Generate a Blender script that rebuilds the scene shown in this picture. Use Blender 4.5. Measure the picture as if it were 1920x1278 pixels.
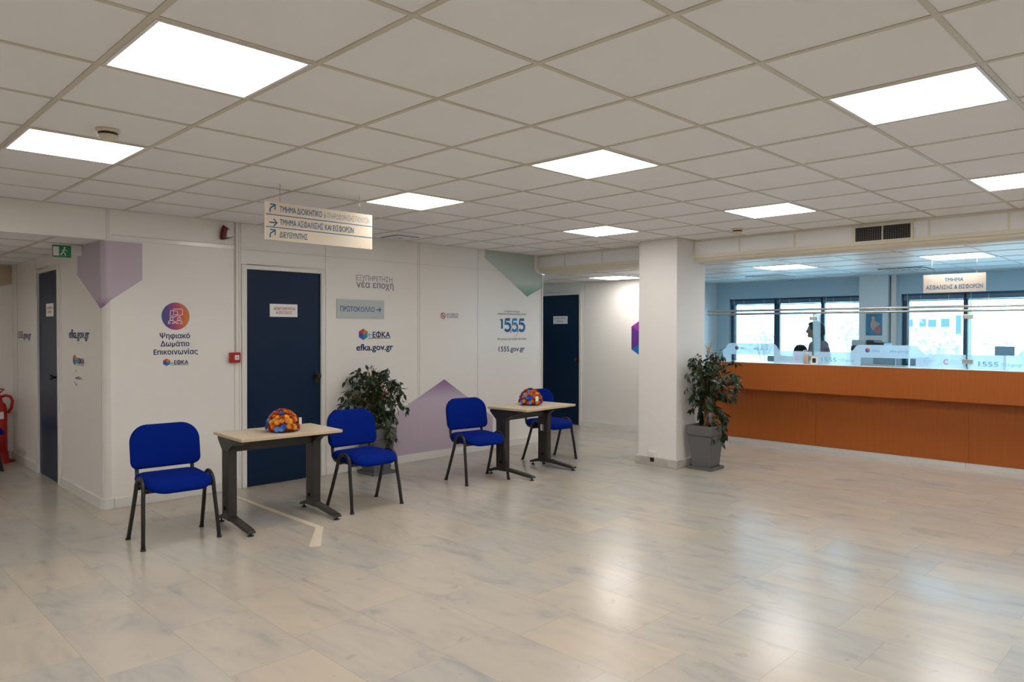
import bpy, bmesh, math, random
from mathutils import Vector, Matrix
for o in list(bpy.data.objects): bpy.data.objects.remove(o)
S = bpy.context.scene
COL = S.collection
PI = math.pi
sin, cos = math.sin, math.cos

# ------------------------------------------------------------------ camera, sky, exposure
H = 2.5435          # hall ceiling
HL = 2.29           # lower ceiling of corridor, passage and office
EYE = (-0.8595, -2.4937, 1.515)
yaw, pitch, roll = 0.7786, -0.0138, 0.0018
fwd = Vector((sin(yaw)*cos(pitch), cos(yaw)*cos(pitch), sin(pitch)))
rt = Vector((cos(yaw), -sin(yaw), 0)); up = rt.cross(fwd)
rt, up = rt*cos(roll)+up*sin(roll), -rt*sin(roll)+up*cos(roll)
cd = bpy.data.cameras.new('camera'); cam = bpy.data.objects.new('camera', cd); COL.objects.link(cam)
M = Matrix((rt, up, -fwd)).transposed().to_4x4(); M.translation = Vector(EYE)
cam.matrix_world = M
cd.sensor_fit = 'HORIZONTAL'; cd.sensor_width = 36.0
cd.lens = 1357.57*36/1920; cd.shift_x = 19.06/1920; cd.clip_start = 0.05; cd.clip_end = 300
S.camera = cam
S.view_settings.view_transform = 'Standard'; S.view_settings.look = 'None'
S.view_settings.gamma = 1; S.view_settings.use_curve_mapping = False
S.view_settings.exposure = 0.0
LAMP = 15.6                         # radiance of the ceiling panels
LAMPC = (1.0, 0.945, 0.885)
w = bpy.data.worlds.new('sky'); S.world = w; w.use_nodes = True
bg = w.node_tree.nodes['Background']; bg.inputs[0].default_value = (0.38, 0.73, 1.0, 1); bg.inputs[1].default_value = 7.5
def portal(loc, sx, sz):           # helps the renderer sample the sky through the windows; emits nothing itself
    l = bpy.data.lights.new('window_sky_portal', 'AREA'); l.shape = 'RECTANGLE'; l.size = sx; l.size_y = sz
    l.cycles.is_portal = True
    ob = bpy.data.objects.new('window_sky_portal', l); COL.objects.link(ob); ob.location = loc; ob.rotation_euler = (PI/2, 0, PI/2)
portal((10.02, 2.25, 1.5), 2.0, 1.06); portal((10.02, -1.7, 1.5), 4.8, 1.06)

# ------------------------------------------------------------------ helpers
def nt(name):
    m = bpy.data.materials.new(name); m.use_nodes = True
    return m, m.node_tree.nodes, m.node_tree.links, m.node_tree.nodes['Principled BSDF']
def mat(name, c, rough=.5, spec=.5, metal=0., bump=0., bscale=200., var=0., vscale=4., coat=0., emit=0., trans=0.):
    m, n, l, b = nt(name)
    b.inputs['Base Color'].default_value = (*c, 1); b.inputs['Roughness'].default_value = rough
    b.inputs['Specular IOR Level'].default_value = spec; b.inputs['Metallic'].default_value = metal
    b.inputs['Coat Weight'].default_value = coat
    if trans: b.inputs['Transmission Weight'].default_value = trans
    if emit:
        b.inputs['Emission Color'].default_value = (*c, 1); b.inputs['Emission Strength'].default_value = emit
    tc = n.new('ShaderNodeTexCoord')
    if var:
        nz = n.new('ShaderNodeTexNoise'); nz.inputs['Scale'].default_value = vscale; nz.inputs['Detail'].default_value = 4
        l.new(tc.outputs['Object'], nz.inputs['Vector'])
        mx = n.new('ShaderNodeMix'); mx.data_type = 'RGBA'
        mx.inputs[6].default_value = (*[x*(1-var) for x in c], 1); mx.inputs[7].default_value = (*[min(1, x*(1+var)) for x in c], 1)
        l.new(nz.outputs['Fac'], mx.inputs[0]); l.new(mx.outputs[2], b.inputs['Base Color'])
    if bump:
        nz = n.new('ShaderNodeTexNoise'); nz.inputs['Scale'].default_value = bscale
        l.new(tc.outputs['Object'], nz.inputs['Vector'])
        bp = n.new('ShaderNodeBump'); bp.inputs['Strength'].default_value = bump; bp.inputs['Distance'].default_value = .004
        l.new(nz.outputs['Fac'], bp.inputs['Height']); l.new(bp.outputs[0], b.inputs['Normal'])
    return m

class MB:
    def __init__(s): s.v = []; s.f = []; s.mi = []; s.sm = []
    def add(s, vs, fs, mi=0, smooth=False):
        k = len(s.v); s.v += [tuple(p) for p in vs]
        for f in fs: s.f.append([i+k for i in f]); s.mi.append(mi); s.sm.append(smooth)
        return s
    def box(s, x0, x1, y0, y1, z0, z1, mi=0):
        vs = [(x, y, z) for z in (z0, z1) for y in (y0, y1) for x in (x0, x1)]
        return s.add(vs, [(0,2,3,1), (4,5,7,6), (0,1,5,4), (2,6,7,3), (0,4,6,2), (1,3,7,5)], mi)
    def prism(s, pts, f0, f1, mi=0):       # pts: 2D polygon, f0/f1 map (u,v) -> 3D for both caps
        n = len(pts); vs = [f0(*p) for p in pts]+[f1(*p) for p in pts]
        return s.add(vs, [list(range(n))[::-1], list(range(n, 2*n))]+[(i, (i+1) % n, n+(i+1) % n, n+i) for i in range(n)], mi)
    def poly(s, pts, mi=0): return s.add(pts, [list(range(len(pts)))], mi)
    def tube(s, path, r, n=8, mi=0, flat=1.0, cap=True):
        P = [Vector(p) for p in path]; rs = r if isinstance(r, (list, tuple)) else [r]*len(P)
        vs = []; ref = None
        for i, p in enumerate(P):
            d = (P[min(i+1, len(P)-1)]-P[max(i-1, 0)]).normalized()
            if ref is None: ref = Vector((1, 0, 0)) if abs(d.x) < .9 else Vector((0, 1, 0))
            a = (ref-d*ref.dot(d)).normalized(); b = d.cross(a); ref = a
            for k in range(n):
                t = 2*PI*k/n; vs.append(p+a*cos(t)*rs[i]*flat+b*sin(t)*rs[i])
        fs = [(i*n+k, i*n+(k+1) % n, (i+1)*n+(k+1) % n, (i+1)*n+k) for i in range(len(P)-1) for k in range(n)]
        s.add(vs, fs, mi, True)
        if cap:
            m = len(P)-1
            s.add(vs[:n], [list(range(n))[::-1]], mi); s.add(vs[m*n:], [list(range(n))], mi)
        return s
    def lathe(s, prof, c=(0, 0, 0), n=24, mi=0, ax='z', smooth=True):
        def P(r, h, t):
            a, b = r*cos(t), r*sin(t)
            return {'z': (c[0]+a, c[1]+b, c[2]+h), 'x': (c[0]+h, c[1]+a, c[2]+b), 'y': (c[0]+b, c[1]+h, c[2]+a)}[ax]
        vs = [P(r, h, 2*PI*k/n) for r, h in prof for k in range(n)]
        fs = [(i*n+k, i*n+(k+1) % n, (i+1)*n+(k+1) % n, (i+1)*n+k) for i in range(len(prof)-1) for k in range(n)]
        s.add(vs, fs, mi, smooth)
        if prof[0][0] > 1e-6: s.add(vs[:n], [list(range(n))[::-1]], mi)
        if prof[-1][0] > 1e-6: s.add(vs[-n:], [list(range(n))], mi)
        return s
    def build(s, name, m, parent=None, bevel=0, seg=2):
        me = bpy.data.meshes.new(name); me.from_pydata(s.v, [], s.f)
        for x in (m if isinstance(m, (list, tuple)) else [m]): me.materials.append(x)
        for p, i, sm in zip(me.polygons, s.mi, s.sm): p.material_index = i; p.use_smooth = sm
        bm = bmesh.new(); bm.from_mesh(me)
        bmesh.ops.remove_doubles(bm, verts=bm.verts, dist=1e-6)
        if s.f and not any(len(f) and False for f in s.f): bmesh.ops.recalc_face_normals(bm, faces=bm.faces)
        bm.to_mesh(me); bm.free(); me.update()
        o = bpy.data.objects.new(name, me); COL.objects.link(o)
        if parent: o.parent = parent
        if bevel:
            b = o.modifiers.new('bevel', 'BEVEL'); b.width = bevel; b.segments = seg; b.limit_method = 'ANGLE'; b.angle_limit = math.radians(40)
        return o
    def raw(s, name, m, parent=None):     # keeps face winding (flat prints)
        me = bpy.data.meshes.new(name); me.from_pydata(s.v, [], s.f)
        for x in (m if isinstance(m, (list, tuple)) else [m]): me.materials.append(x)
        for p, i in zip(me.polygons, s.mi): p.material_index = i
        o = bpy.data.objects.new(name, me); COL.objects.link(o)
        if parent: o.parent = parent
        return o
def tag(o, label=None, cat=None, group=None, kind=None):
    if label: o['label'] = label
    if cat: o['category'] = cat
    if group: o['group'] = group
    if kind: o['kind'] = kind
    return o
def empty(name, loc=(0, 0, 0), rz=0.):
    o = bpy.data.objects.new(name, None); COL.objects.link(o); o.location = loc; o.rotation_euler = (0, 0, rz); o.empty_display_size = .1
    return o
def struct(o, label=None): o['kind'] = 'structure'; o['category'] = o.name.split('_')[0].split('.')[0]; o['label'] = label or o.name; return o
def dup(root, loc, rz):
    r = root.copy(); COL.objects.link(r); r.location = loc; r.rotation_euler = (0, 0, rz)
    for ch in list(root.children):
        c = ch.copy(); COL.objects.link(c); c.parent = r
        for g in list(ch.children):
            d = g.copy(); COL.objects.link(d); d.parent = c
    return r

# lettering: flat meshes of the built-in font
_tc = {}
_LOOK = dict(zip('ΑΒΕΖΗΙΚΜΝΟΡΤΥΧκπΦ', 'ABEZHIKMNOPTYXкпO'))
def _mesh(s):
    if s not in _tc:
        cu = bpy.data.curves.new('lettering', 'FONT'); cu.body = s; cu.resolution_u = 3
        ob = bpy.data.objects.new('lettering', cu); COL.objects.link(ob)
        me = bpy.data.meshes.new_from_object(ob.evaluated_get(bpy.context.evaluated_depsgraph_get()))
        _tc[s] = ([tuple(v.co) for v in me.vertices], [list(p.vertices) for p in me.polygons])
        bpy.data.objects.remove(ob); bpy.data.curves.remove(cu); bpy.data.meshes.remove(me)
    return _tc[s]
def glyphs(s, bold):
    t = ''.join(_LOOK.get(c, c) for c in s)
    V, F = _mesh(t); V = list(V); F = list(F)
    for i, c in enumerate(s):
        if c == 'Φ':                          # upright stroke through the ring
            x1 = max(v[0] for v in _mesh(t[:i]+'O')[0]); O = _mesh('O')[0]; wO = max(v[0] for v in O)-min(v[0] for v in O); xc = x1-wO/2
            k = len(V); V += [(xc-.042, -.03, 0), (xc+.042, -.03, 0), (xc+.042, .76, 0), (xc-.042, .76, 0)]; F.append([k, k+1, k+2, k+3])
    if bold > 0:                              # heavier weight: the same outlines spread sideways
        W = []; G = []; n = len(V)
        for q in range(8):
            dx, dy = bold*cos(q*PI/4)*1.7, bold*sin(q*PI/4)*1.2; G += [[a+q*n for a in f] for f in F]; W += [(x+dx, y+dy, z+q*.00006) for x, y, z in V]
        V, F = W, G
    return V, F
CAPH = max(v[1] for v in _mesh('H')[0])
def text(mb, s, u0, u1, v0, v1, pl, bold=0., mi=0):   # v0 baseline, v1 cap height line
    V, F = glyphs(s, bold)
    a = min(v[0] for v in V); b = max(v[0] for v in V); k = (u1-u0)/(b-a); q = (v1-v0)/CAPH
    mb.add([pl(u0+(x-a)*k, v0+y*q, z) for x, y, z in V], F, mi)
def stroke(mb, pts, wd, pl, mi=0, closed=False):      # flat line of constant width
    n = len(pts); L = []; R = []
    for i in range(n):
        p0 = pts[(i-1) % n] if (closed or i > 0) else pts[i]; p1 = pts[(i+1) % n] if (closed or i < n-1) else pts[i]
        d = Vector((p1[0]-p0[0], p1[1]-p0[1])); d.normalize(); nn = Vector((-d.y, d.x))*wd/2
        L.append(pl(pts[i][0]+nn.x, pts[i][1]+nn.y)); R.append(pl(pts[i][0]-nn.x, pts[i][1]-nn.y))
    m = n if closed else n-1
    mb.add(R+L, [(i, (i+1) % n, n+(i+1) % n, n+i) for i in range(m)], mi)
def disc(mb, u, v, r, pl, mi=0, n=40, r2=None):
    mb.add([pl(u+r*cos(2*PI*k/n), v+(r2 or r)*sin(2*PI*k/n)) for k in range(n)], [list(range(n))], mi)
def arc(u, v, r, a0, a1, n=10, r2=None):
    return [(u+r*cos(math.radians(a0+(a1-a0)*i/n)), v+(r2 or r)*sin(math.radians(a0+(a1-a0)*i/n))) for i in range(n+1)]
def plY(y): return lambda u, v, d=0: (u, y-d, v)             # on a wall facing -y, u = x
def plX(x): return lambda u, v, d=0: (x-d, -u, v)            # on a wall facing -x, u = -y
def arrow(mb, u0, u1, vc, h, wd, pl, mi=0):
    stroke(mb, [(u0, vc), (u1-wd*.6, vc)], wd, pl, mi)
    stroke(mb, [(u1-h/2, vc+h/2), (u1, vc), (u1-h/2, vc-h/2)], wd, pl, mi)

# ------------------------------------------------------------------ materials
WALLC = (.81, .785, .745)
m_wall = mat('white_laminate_panel', WALLC, .30, .45, bump=.05, bscale=35, var=.015, vscale=2)
m_trim = mat('white_lacquered_profile', (.74, .73, .70), .22, .5)
m_plaster = mat('white_plaster', (.78, .77, .75), .7, .3, bump=.15, bscale=60, var=.02)
m_tile = mat('mineral_ceiling_tile', (.85, .85, .86), .9, .1, bump=.1, bscale=300, var=.02, vscale=3)
m_tbar = mat('beige_ceiling_grid', (.60, .56, .47), .45, .4)
m_cream = mat('cream_painted_metal', (.74, .70, .58), .4, .4)
m_bpanel = mat('pale_grey_bulkhead_panel', (.84, .85, .86), .35, .45)
m_door = mat('dark_blue_door_laminate', (.0006, .014, .046), .36, .28, bump=.03, bscale=80)
m_black = mat('black_plastic', (.012, .012, .013), .4, .5)
m_frame = mat('black_coated_steel', (.016, .015, .015), .38, .5)
m_desk = mat('anthracite_coated_steel', (.030, .026, .023), .42, .5)
m_blue = mat('royal_blue_fabric', (.0005, .014, .19), .9, .08, bump=.35, bscale=900, var=.12, vscale=500)
m_top = mat('pale_beech_melamine', (.60, .51, .375), .4, .4, var=.04, vscale=12)
m_edge = mat('beech_edge_band', (.55, .44, .29), .45, .4)
m_pot = mat('grey_planter_plastic', (.125, .125, .13), .55, .35, bump=.1, bscale=200)
m_soil = mat('potting_soil', (.03, .02, .012), .95, .1, bump=.6, bscale=120)
m_bark = mat('ficus_bark', (.20, .11, .05), .8, .2, bump=.4, bscale=80, var=.3, vscale=30)
m_leaf = mat('ficus_leaf', (.011, .034, .011), .36, .5, var=.5, vscale=9)
m_dry = mat('dry_tan_twig', (.50, .32, .13), .8, .2)
m_white = mat('white_plastic', (.76, .75, .73), .35, .45)
m_ivory = mat('ivory_plastic', (.70, .62, .48), .4, .4)
m_paper = mat('white_paper', (.80, .80, .80), .6, .2)
m_red = mat('glossy_red_paint', (.42, .012, .010), .3, .5)
m_dkred = mat('dark_red_plastic', (.13, .008, .012), .35, .5)
m_steel = mat('brushed_steel', (.55, .54, .50), .35, .5, metal=.9)
m_dark = mat('dark_void', (.01, .01, .01), .8, .1)
m_navy = mat('navy_lettering', (.007, .022, .125), .5, .3)
m_teal = mat('teal_blue_lettering', (.008, .13, .29), .5, .3)
m_teal2 = mat('faded_teal_lettering', (.30, .35, .38), .5, .3)
m_redt = mat('crimson_lettering', (.50, .05, .06), .5, .3)
m_grey = mat('grey_lettering', (.27, .23, .26), .5, .3)
m_dgrey = mat('dark_grey_lettering', (.10, .10, .14), .5, .3)
m_sky = mat('sky_blue_lettering', (.10, .33, .62), .5, .3)
m_signb = mat('beige_sign_plate', (.80, .70, .57), .45, .4)
m_signg = mat('grey_blue_sign_plate', (.50, .53, .54), .4, .45)
HEXM = [mat('logo_'+n, c, .45, .35) for n, c in [('red', (.55, .05, .07)), ('orange', (.68, .17, .04)), ('green', (.05, .30, .20)), ('teal', (.01, .24, .40)), ('blue', (.02, .12, .50)), ('purple', (.14, .03, .28))]]
m_purple2 = mat('violet_print', (.28, .05, .30), .4, .4); m_violet = mat('deep_violet_print', (.12, .03, .25), .4, .4); m_azure = mat('azure_print', (.005, .18, .50), .4, .4)
m_orange = mat('orange_print', (.70, .20, .06), .5, .3); m_coral = mat('coral_print', (.70, .24, .17), .5, .3)
m_tan = mat('tan_print', (.56, .44, .33), .4, .4)
m_alu = mat('dark_blue_aluminium', (.035, .075, .13), .4, .5, metal=.3)
m_blind = mat('blind_slat', (.10, .20, .30), .4, .5)
m_office = mat('office_wall_paint', (.48, .64, .74), .6, .3, var=.02)
m_skirt = mat('marble_skirting', (.50, .47, .43), .3, .5, var=.35, vscale=9)
m_kick = mat('aluminium_kick_plate', (.66, .66, .66), .38, .5, metal=.35)

def grad_print(name, axis, lo, hi, stops, rough=.35):   # a printed gradient of the vinyl, by object coordinate
    m, n, l, b = nt(name); tc = n.new('ShaderNodeTexCoord'); sp = n.new('ShaderNodeSeparateXYZ'); mr = n.new('ShaderNodeMapRange'); cr = n.new('ShaderNodeValToRGB')
    l.new(tc.outputs['Object'], sp.inputs[0]); l.new(sp.outputs[axis], mr.inputs[0]); mr.inputs[1].default_value = lo; mr.inputs[2].default_value = hi
    l.new(mr.outputs[0], cr.inputs[0]); e = cr.color_ramp.elements
    e[0].position = stops[0][0]; e[0].color = (*stops[0][1], 1); e[1].position = stops[-1][0]; e[1].color = (*stops[-1][1], 1)
    for p, c in stops[1:-1]: q = e.new(p); q.color = (*c, 1)
    l.new(cr.outputs[0], b.inputs['Base Color']); b.inputs['Roughness'].default_value = rough
    return m
LIL = (.52, .44, .53); PUR = (.26, .12, .30); SAGE = (.50, .58, .53); GRN = (.09, .24, .13)
m_lilac_up = grad_print('lilac_print_with_violet_tip', 2, .60, .93, [(0, LIL), (.35, LIL), (1, PUR)])
m_lilac_dn = grad_print('lilac_print_with_violet_base', 2, 1.70, 1.90, [(0, PUR), (.5, LIL), (1, LIL)])
m_sage = grad_print('sage_print_with_green_tip', 2, 1.97, 2.55, [(0, GRN), (.14, (.24, .38, .29)), (.32, SAGE), (1, (.44, .50, .45))])
m_circle = grad_print('indigo_to_orange_roundel', 0, 1.505, 1.745, [(0, (.045, .07, .25)), (.25, (.13, .05, .25)), (.5, (.45, .05, .16)), (.75, (.60, .13, .06)), (1, (.66, .22, .02))])

def floor_mat():
    m, n, l, b = nt('worn_grey_beige_marble_slabs')
    def math_(op, a, c=None):
        q = n.new('ShaderNodeMath'); q.operation = op
        for i, x in enumerate((a, c)):
            if x is None: continue
            if isinstance(x, (int, float)): q.inputs[i].default_value = x
            else: l.new(x, q.inputs[i])
        return q.outputs[0]
    tc = n.new('ShaderNodeTexCoord'); sp = n.new('ShaderNodeSeparateXYZ'); l.new(tc.outputs['Object'], sp.inputs[0])
    u = math_('DIVIDE', math_('SUBTRACT', sp.outputs[0], .10), .406); row = math_('FLOOR', u); fu = math_('FRACT', u)
    wn = n.new('ShaderNodeTexWhiteNoise'); wn.noise_dimensions = '1D'; l.new(row, wn.inputs['W'])
    v = math_('ADD', math_('DIVIDE', sp.outputs[1], .68), wn.outputs['Value']); colm = math_('FLOOR', v); fv = math_('FRACT', v)
    cb = n.new('ShaderNodeCombineXYZ'); l.new(row, cb.inputs[0]); l.new(colm, cb.inputs[1])
    cell = n.new('ShaderNodeTexWhiteNoise'); cell.noise_dimensions = '2D'; l.new(cb.outputs[0], cell.inputs['Vector'])
    # joints
    du = math_('MULTIPLY', math_('MINIMUM', fu, math_('SUBTRACT', 1, fu)), .406)
    dv = math_('MULTIPLY', math_('MINIMUM', fv, math_('SUBTRACT', 1, fv)), .68)
    joint = math_('LESS_THAN', math_('MINIMUM', du, dv), .0016)
    # veins: streaks that differ from slab to slab
    mp = n.new('ShaderNodeMapping'); l.new(tc.outputs['Object'], mp.inputs[0]); mp.inputs['Scale'].default_value = (3.0, 1.1, 1)
    rv = n.new('ShaderNodeCombineXYZ'); l.new(math_('MULTIPLY', math_('SUBTRACT', cell.outputs['Value'], .5), 1.5), rv.inputs[2]); l.new(rv.outputs[0], mp.inputs['Rotation'])
    nz = n.new('ShaderNodeTexNoise'); nz.noise_dimensions = '4D'; nz.inputs['Scale'].default_value = 1.5; nz.inputs['Detail'].default_value = 7; nz.inputs['Distortion'].default_value = 1.3; nz.inputs['Roughness'].default_value = .58
    l.new(mp.outputs[0], nz.inputs['Vector']); l.new(math_('MULTIPLY', cell.outputs['Value'], 37), nz.inputs['W'])
    cr = n.new('ShaderNodeValToRGB'); l.new(nz.outputs['Fac'], cr.inputs[0]); e = cr.color_ramp.elements
    e[0].position = .30; e[0].color = (.33, .32, .305, 1); e[1].position = .62; e[1].color = (.465, .425, .37, 1)
    q = e.new(.42); q.color = (.415, .39, .355, 1); q = e.new(.52); q.color = (.45, .414, .365, 1)
    # slab to slab tint
    mx = n.new('ShaderNodeMix'); mx.data_type = 'RGBA'; mx.blend_type = 'MULTIPLY'; mx.inputs[0].default_value = 1
    t = n.new('ShaderNodeMix'); t.data_type = 'RGBA'; t.inputs[6].default_value = (.92, .95, .99, 1); t.inputs[7].default_value = (1.05, 1.0, .95, 1)
    l.new(cell.outputs['Value'], t.inputs[0]); l.new(cr.outputs[0], mx.inputs[6]); l.new(t.outputs[2], mx.inputs[7])
    # wear marks
    n2 = n.new('ShaderNodeTexNoise'); n2.inputs['Scale'].default_value = 8.5; n2.inputs['Detail'].default_value = 3; l.new(tc.outputs['Object'], n2.inputs['Vector'])
    c2 = n.new('ShaderNodeValToRGB'); c2.color_ramp.elements[0].position = .685; c2.color_ramp.elements[1].position = .72; l.new(n2.outputs['Fac'], c2.inputs[0])
    m2 = n.new('ShaderNodeMix'); m2.data_type = 'RGBA'; m2.inputs[7].default_value = (.30, .28, .255, 1); l.new(math_('MULTIPLY', c2.outputs[0], .45), m2.inputs[0]); l.new(mx.outputs[2], m2.inputs[6])
    mj = n.new('ShaderNodeMix'); mj.data_type = 'RGBA'; mj.inputs[7].default_value = (.34, .29, .235, 1); l.new(math_('MULTIPLY', joint, .75), mj.inputs[0]); l.new(m2.outputs[2], mj.inputs[6])
    l.new(mj.outputs[2], b.inputs['Base Color'])
    n3 = n.new('ShaderNodeTexNoise'); n3.inputs['Scale'].default_value = 2.2; n3.inputs['Detail'].default_value = 5; l.new(tc.outputs['Object'], n3.inputs['Vector'])
    mr = n.new('ShaderNodeMapRange'); mr.inputs[1].default_value = .3; mr.inputs[2].default_value = .7; mr.inputs[3].default_value = .18; mr.inputs[4].default_value = .255; l.new(n3.outputs['Fac'], mr.inputs[0]); l.new(mr.outputs[0], b.inputs['Roughness'])
    b.inputs['Specular IOR Level'].default_value = .45
    return m
m_floor = floor_mat()
def wood_mat(name, a, c):
    m, n, l, b = nt(name); tc = n.new('ShaderNodeTexCoord'); mp = n.new('ShaderNodeMapping'); mp.inputs['Scale'].default_value = (40, 40, 1.3); l.new(tc.outputs['Object'], mp.inputs[0])
    nz = n.new('ShaderNodeTexNoise'); nz.inputs['Scale'].default_value = 1.6; nz.inputs['Detail'].default_value = 5; l.new(mp.outputs[0], nz.inputs['Vector'])
    cr = n.new('ShaderNodeValToRGB'); cr.color_ramp.elements[0].position = .32; cr.color_ramp.elements[0].color = (*a, 1); cr.color_ramp.elements[1].position = .68; cr.color_ramp.elements[1].color = (*c, 1)
    l.new(nz.outputs['Fac'], cr.inputs[0]); l.new(cr.outputs[0], b.inputs['Base Color']); b.inputs['Roughness'].default_value = .42; b.inputs['Specular IOR Level'].default_value = .4
    return m
m_cherry = wood_mat('cherry_wood_veneer', (.335, .084, .0095), (.372, .098, .0118))
def glass_mat(name, tint, fac):
    m, n, l, b = nt(name); n.remove(b); out = n['Material Output']
    tr = n.new('ShaderNodeBsdfTransparent'); tr.inputs[0].default_value = (*tint, 1); gl = n.new('ShaderNodeBsdfGlossy'); gl.inputs['Roughness'].default_value = .02
    lw = n.new('ShaderNodeFresnel'); lw.inputs[0].default_value = 1.25 if fac else 1.45
    mx = n.new('ShaderNodeMixShader'); l.new(lw.outputs[0], mx.inputs[0]); l.new(tr.outputs[0], mx.inputs[1]); l.new(gl.outputs[0], mx.inputs[2]); l.new(mx.outputs[0], out.inputs[0])
    return m
m_glass = glass_mat('clear_window_glass', (.96, .98, .98), 1); m_screen = glass_mat('clear_safety_glass', (.95, .975, .97), 1)
def frost_mat():
    m, n, l, b = nt('frosted_vinyl_film'); n.remove(b); out = n['Material Output']
    d = n.new('ShaderNodeBsdfDiffuse'); d.inputs[0].default_value = (.66, .80, .90, 1); t = n.new('ShaderNodeBsdfTranslucent'); t.inputs[0].default_value = (.62, .76, .88, 1); tr = n.new('ShaderNodeBsdfTransparent')
    a = n.new('ShaderNodeMixShader'); a.inputs[0].default_value = .55; l.new(d.outputs[0], a.inputs[1]); l.new(t.outputs[0], a.inputs[2])
    c = n.new('ShaderNodeMixShader'); c.inputs[0].default_value = .10; l.new(a.outputs[0], c.inputs[1]); l.new(tr.outputs[0], c.inputs[2]); l.new(c.outputs[0], out.inputs[0])
    return m
m_frost = frost_mat()
m_fin = m_frost.copy(); m_fin.name = 'pale_film_on_fin'
for q in m_fin.node_tree.nodes:
    if q.type in ('BSDF_DIFFUSE', 'BSDF_TRANSLUCENT'): q.inputs[0].default_value = (.93, .97, 1.0, 1)
    if q.type == 'MIX_SHADER' and abs(q.inputs[0].default_value-.10) < .01: q.inputs[0].default_value = .30
m_green = mat('green_glass_edge', (.16, .42, .40), .2, .5)
def lamp_mat():
    m, n, l, b = nt('lit_panel_diffuser'); b.inputs['Base Color'].default_value = (.8, .8, .8, 1); b.inputs['Emission Color'].default_value = (*LAMPC, 1); b.inputs['Emission Strength'].default_value = LAMP
    return m
m_lamp = lamp_mat()

# ------------------------------------------------------------------ the setting
struct(MB().box(-7, 10.1, -8, 8.2, -.12, 0).build('floor', m_floor))
XB = 6.45                                                              # face of the bulkhead in front of the counter
struct(MB().box(-7, 6.46, -8, 4.25, H, H+.05).build('ceiling', m_tile))
g = MB()
for i in range(-11, 11): g.box(i*.6-.012, i*.6+.012, -7.99, 4.2, H-.004, H)
for j in range(-13, 8): g.box(-6.99, 6.44, j*.6-.011, j*.6+.011, H-.0036, H)
struct(g.build('trim_ceiling_grid', m_tbar))
struct(MB().box(6.60, 10.1, -8, 8.2, HL, HL+.05).build('ceiling_office', mat('glossy_white_ceiling_plank', (.84, .84, .84), .38, .5)))
g = MB()
for x in (6.80, 7.37, 8.00, 8.60, 9.2, 9.8): g.box(x-.012, x+.012, -7.9, 8.1, HL-.004, HL)
for k in range(-13, 14):
    y = 1.02+k*.6; g.box(6.63, 9.98, y-.008, y+.008, HL-.0036, HL)
struct(g.build('trim_office_ceiling_grid', mat('white_ceiling_grid', (.62, .60, .55), .35, .5)))
struct(MB().box(-7, 1.03, 4.3, 7.75, HL-.01, HL+.04).build('ceiling_corridor', m_tile))
g = MB()
for x in (-2.3, -1.7, -1.1, -.5, .1, .7): g.box(x-.012, x+.012, 4.3, 7.65, HL-.014, HL-.01)
for k in range(6): g.box(-3, 1.03, 4.75+.6*k-.012, 4.75+.6*k+.012, HL-.0136, HL-.01)
struct(g.build('trim_corridor_ceiling_grid', m_tbar))

# main partition wall, its door opening and its rounded corner
YW = 4.2
struct(MB().box(1.09, 2.262, YW, 4.3, 0, H).box(3.112, 6.515, YW, 4.3, 0, H).box(2.262, 3.112, YW, 4.3, 2.13, H).box(2.262, 3.112, 4.27, 4.3, 0, 2.13).build('wall_back', m_wall))  # last box: unseen slab behind the door, added to block leaking sky light
struct(MB().box(1.03, 1.13, 4.26, 5.57, 0, H).box(1.03, 1.13, 6.42, 7.75, 0, H).box(1.03, 1.13, 5.57, 6.42, 2.13, H).box(1.10, 1.13, 5.57, 6.42, 0, 2.13).build('wall_corridor', m_wall))  # last box closes the back of the door recess, added against daylight leaks
cr_ = [(1.09+.06*cos(t), 4.26+.06*sin(t)) for t in [PI+PI/2*i/10 for i in range(11)]]
struct(MB().prism(cr_+[(1.09, 4.26)], lambda x, y: (x, y, 0), lambda x, y: (x, y, H)).build('trim_corner', m_trim))
struct(MB().box(6.415, 6.515, 4.3, 8.1, 0, H).build('wall_passage_side', m_wall))
struct(MB().box(6.505, 6.525, YW-.012, 4.305, 0, HL).build('trim_wall_end', m_trim))
g = MB()                                                               # cover strips over the panel joints
for x0, x1 in ((2.166, 2.170), (2.212, 2.214), (2.234, 2.236), (4.365, 4.368), (4.394, 4.397), (5.317, 5.320), (3.151, 3.154)): g.box(x0, x1, YW-.003, YW, .09, H)
g.box(1.10, 2.166, YW-.003, YW, 2.323, 2.326); g.box(2.236, 3.15, YW-.003, YW, 2.290, 2.293); g.box(3.155, 6.5, YW-.003, YW, 2.290, 2.293)
struct(g.build('trim_panel_joint', mat('panel_joint_strip', (.52, .50, .47), .3, .5)))
g = MB(); g.box(1.10, 2.166, YW-.008, YW, 2.283, 2.323); g.box(2.236, 3.15, YW-.006, YW, 2.293, 2.318)
struct(g.build('trim_panel_rail', mat('glossy_white_rail', (.80, .78, .74), .15, .5), bevel=.003))
g = MB()
g.box(1.11, 2.229, YW-.014, YW, 0, .088).box(3.155, 6.515, YW-.014, YW, 0, .088)
struct(g.build('baseboard_back', m_trim, bevel=.003))
g = MB()
for a, b in ((4.26, 5.535), (6.455, 7.64)): g.box(1.016, 1.03, a, b, 0, .088)
co = [(1.09+.074*cos(t), 4.26+.074*sin(t)) for t in [PI+PI/2*i/10 for i in range(11)]]
g.prism(co+[(1.09, 4.26)], lambda x, y: (x, y, 0), lambda x, y: (x, y, .088))
struct(g.build('baseboard_corridor', m_trim))
struct(MB().box(-7, 1.13, 7.65, 7.75, 0, HL).build('wall_corridor_end', m_wall))
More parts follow.
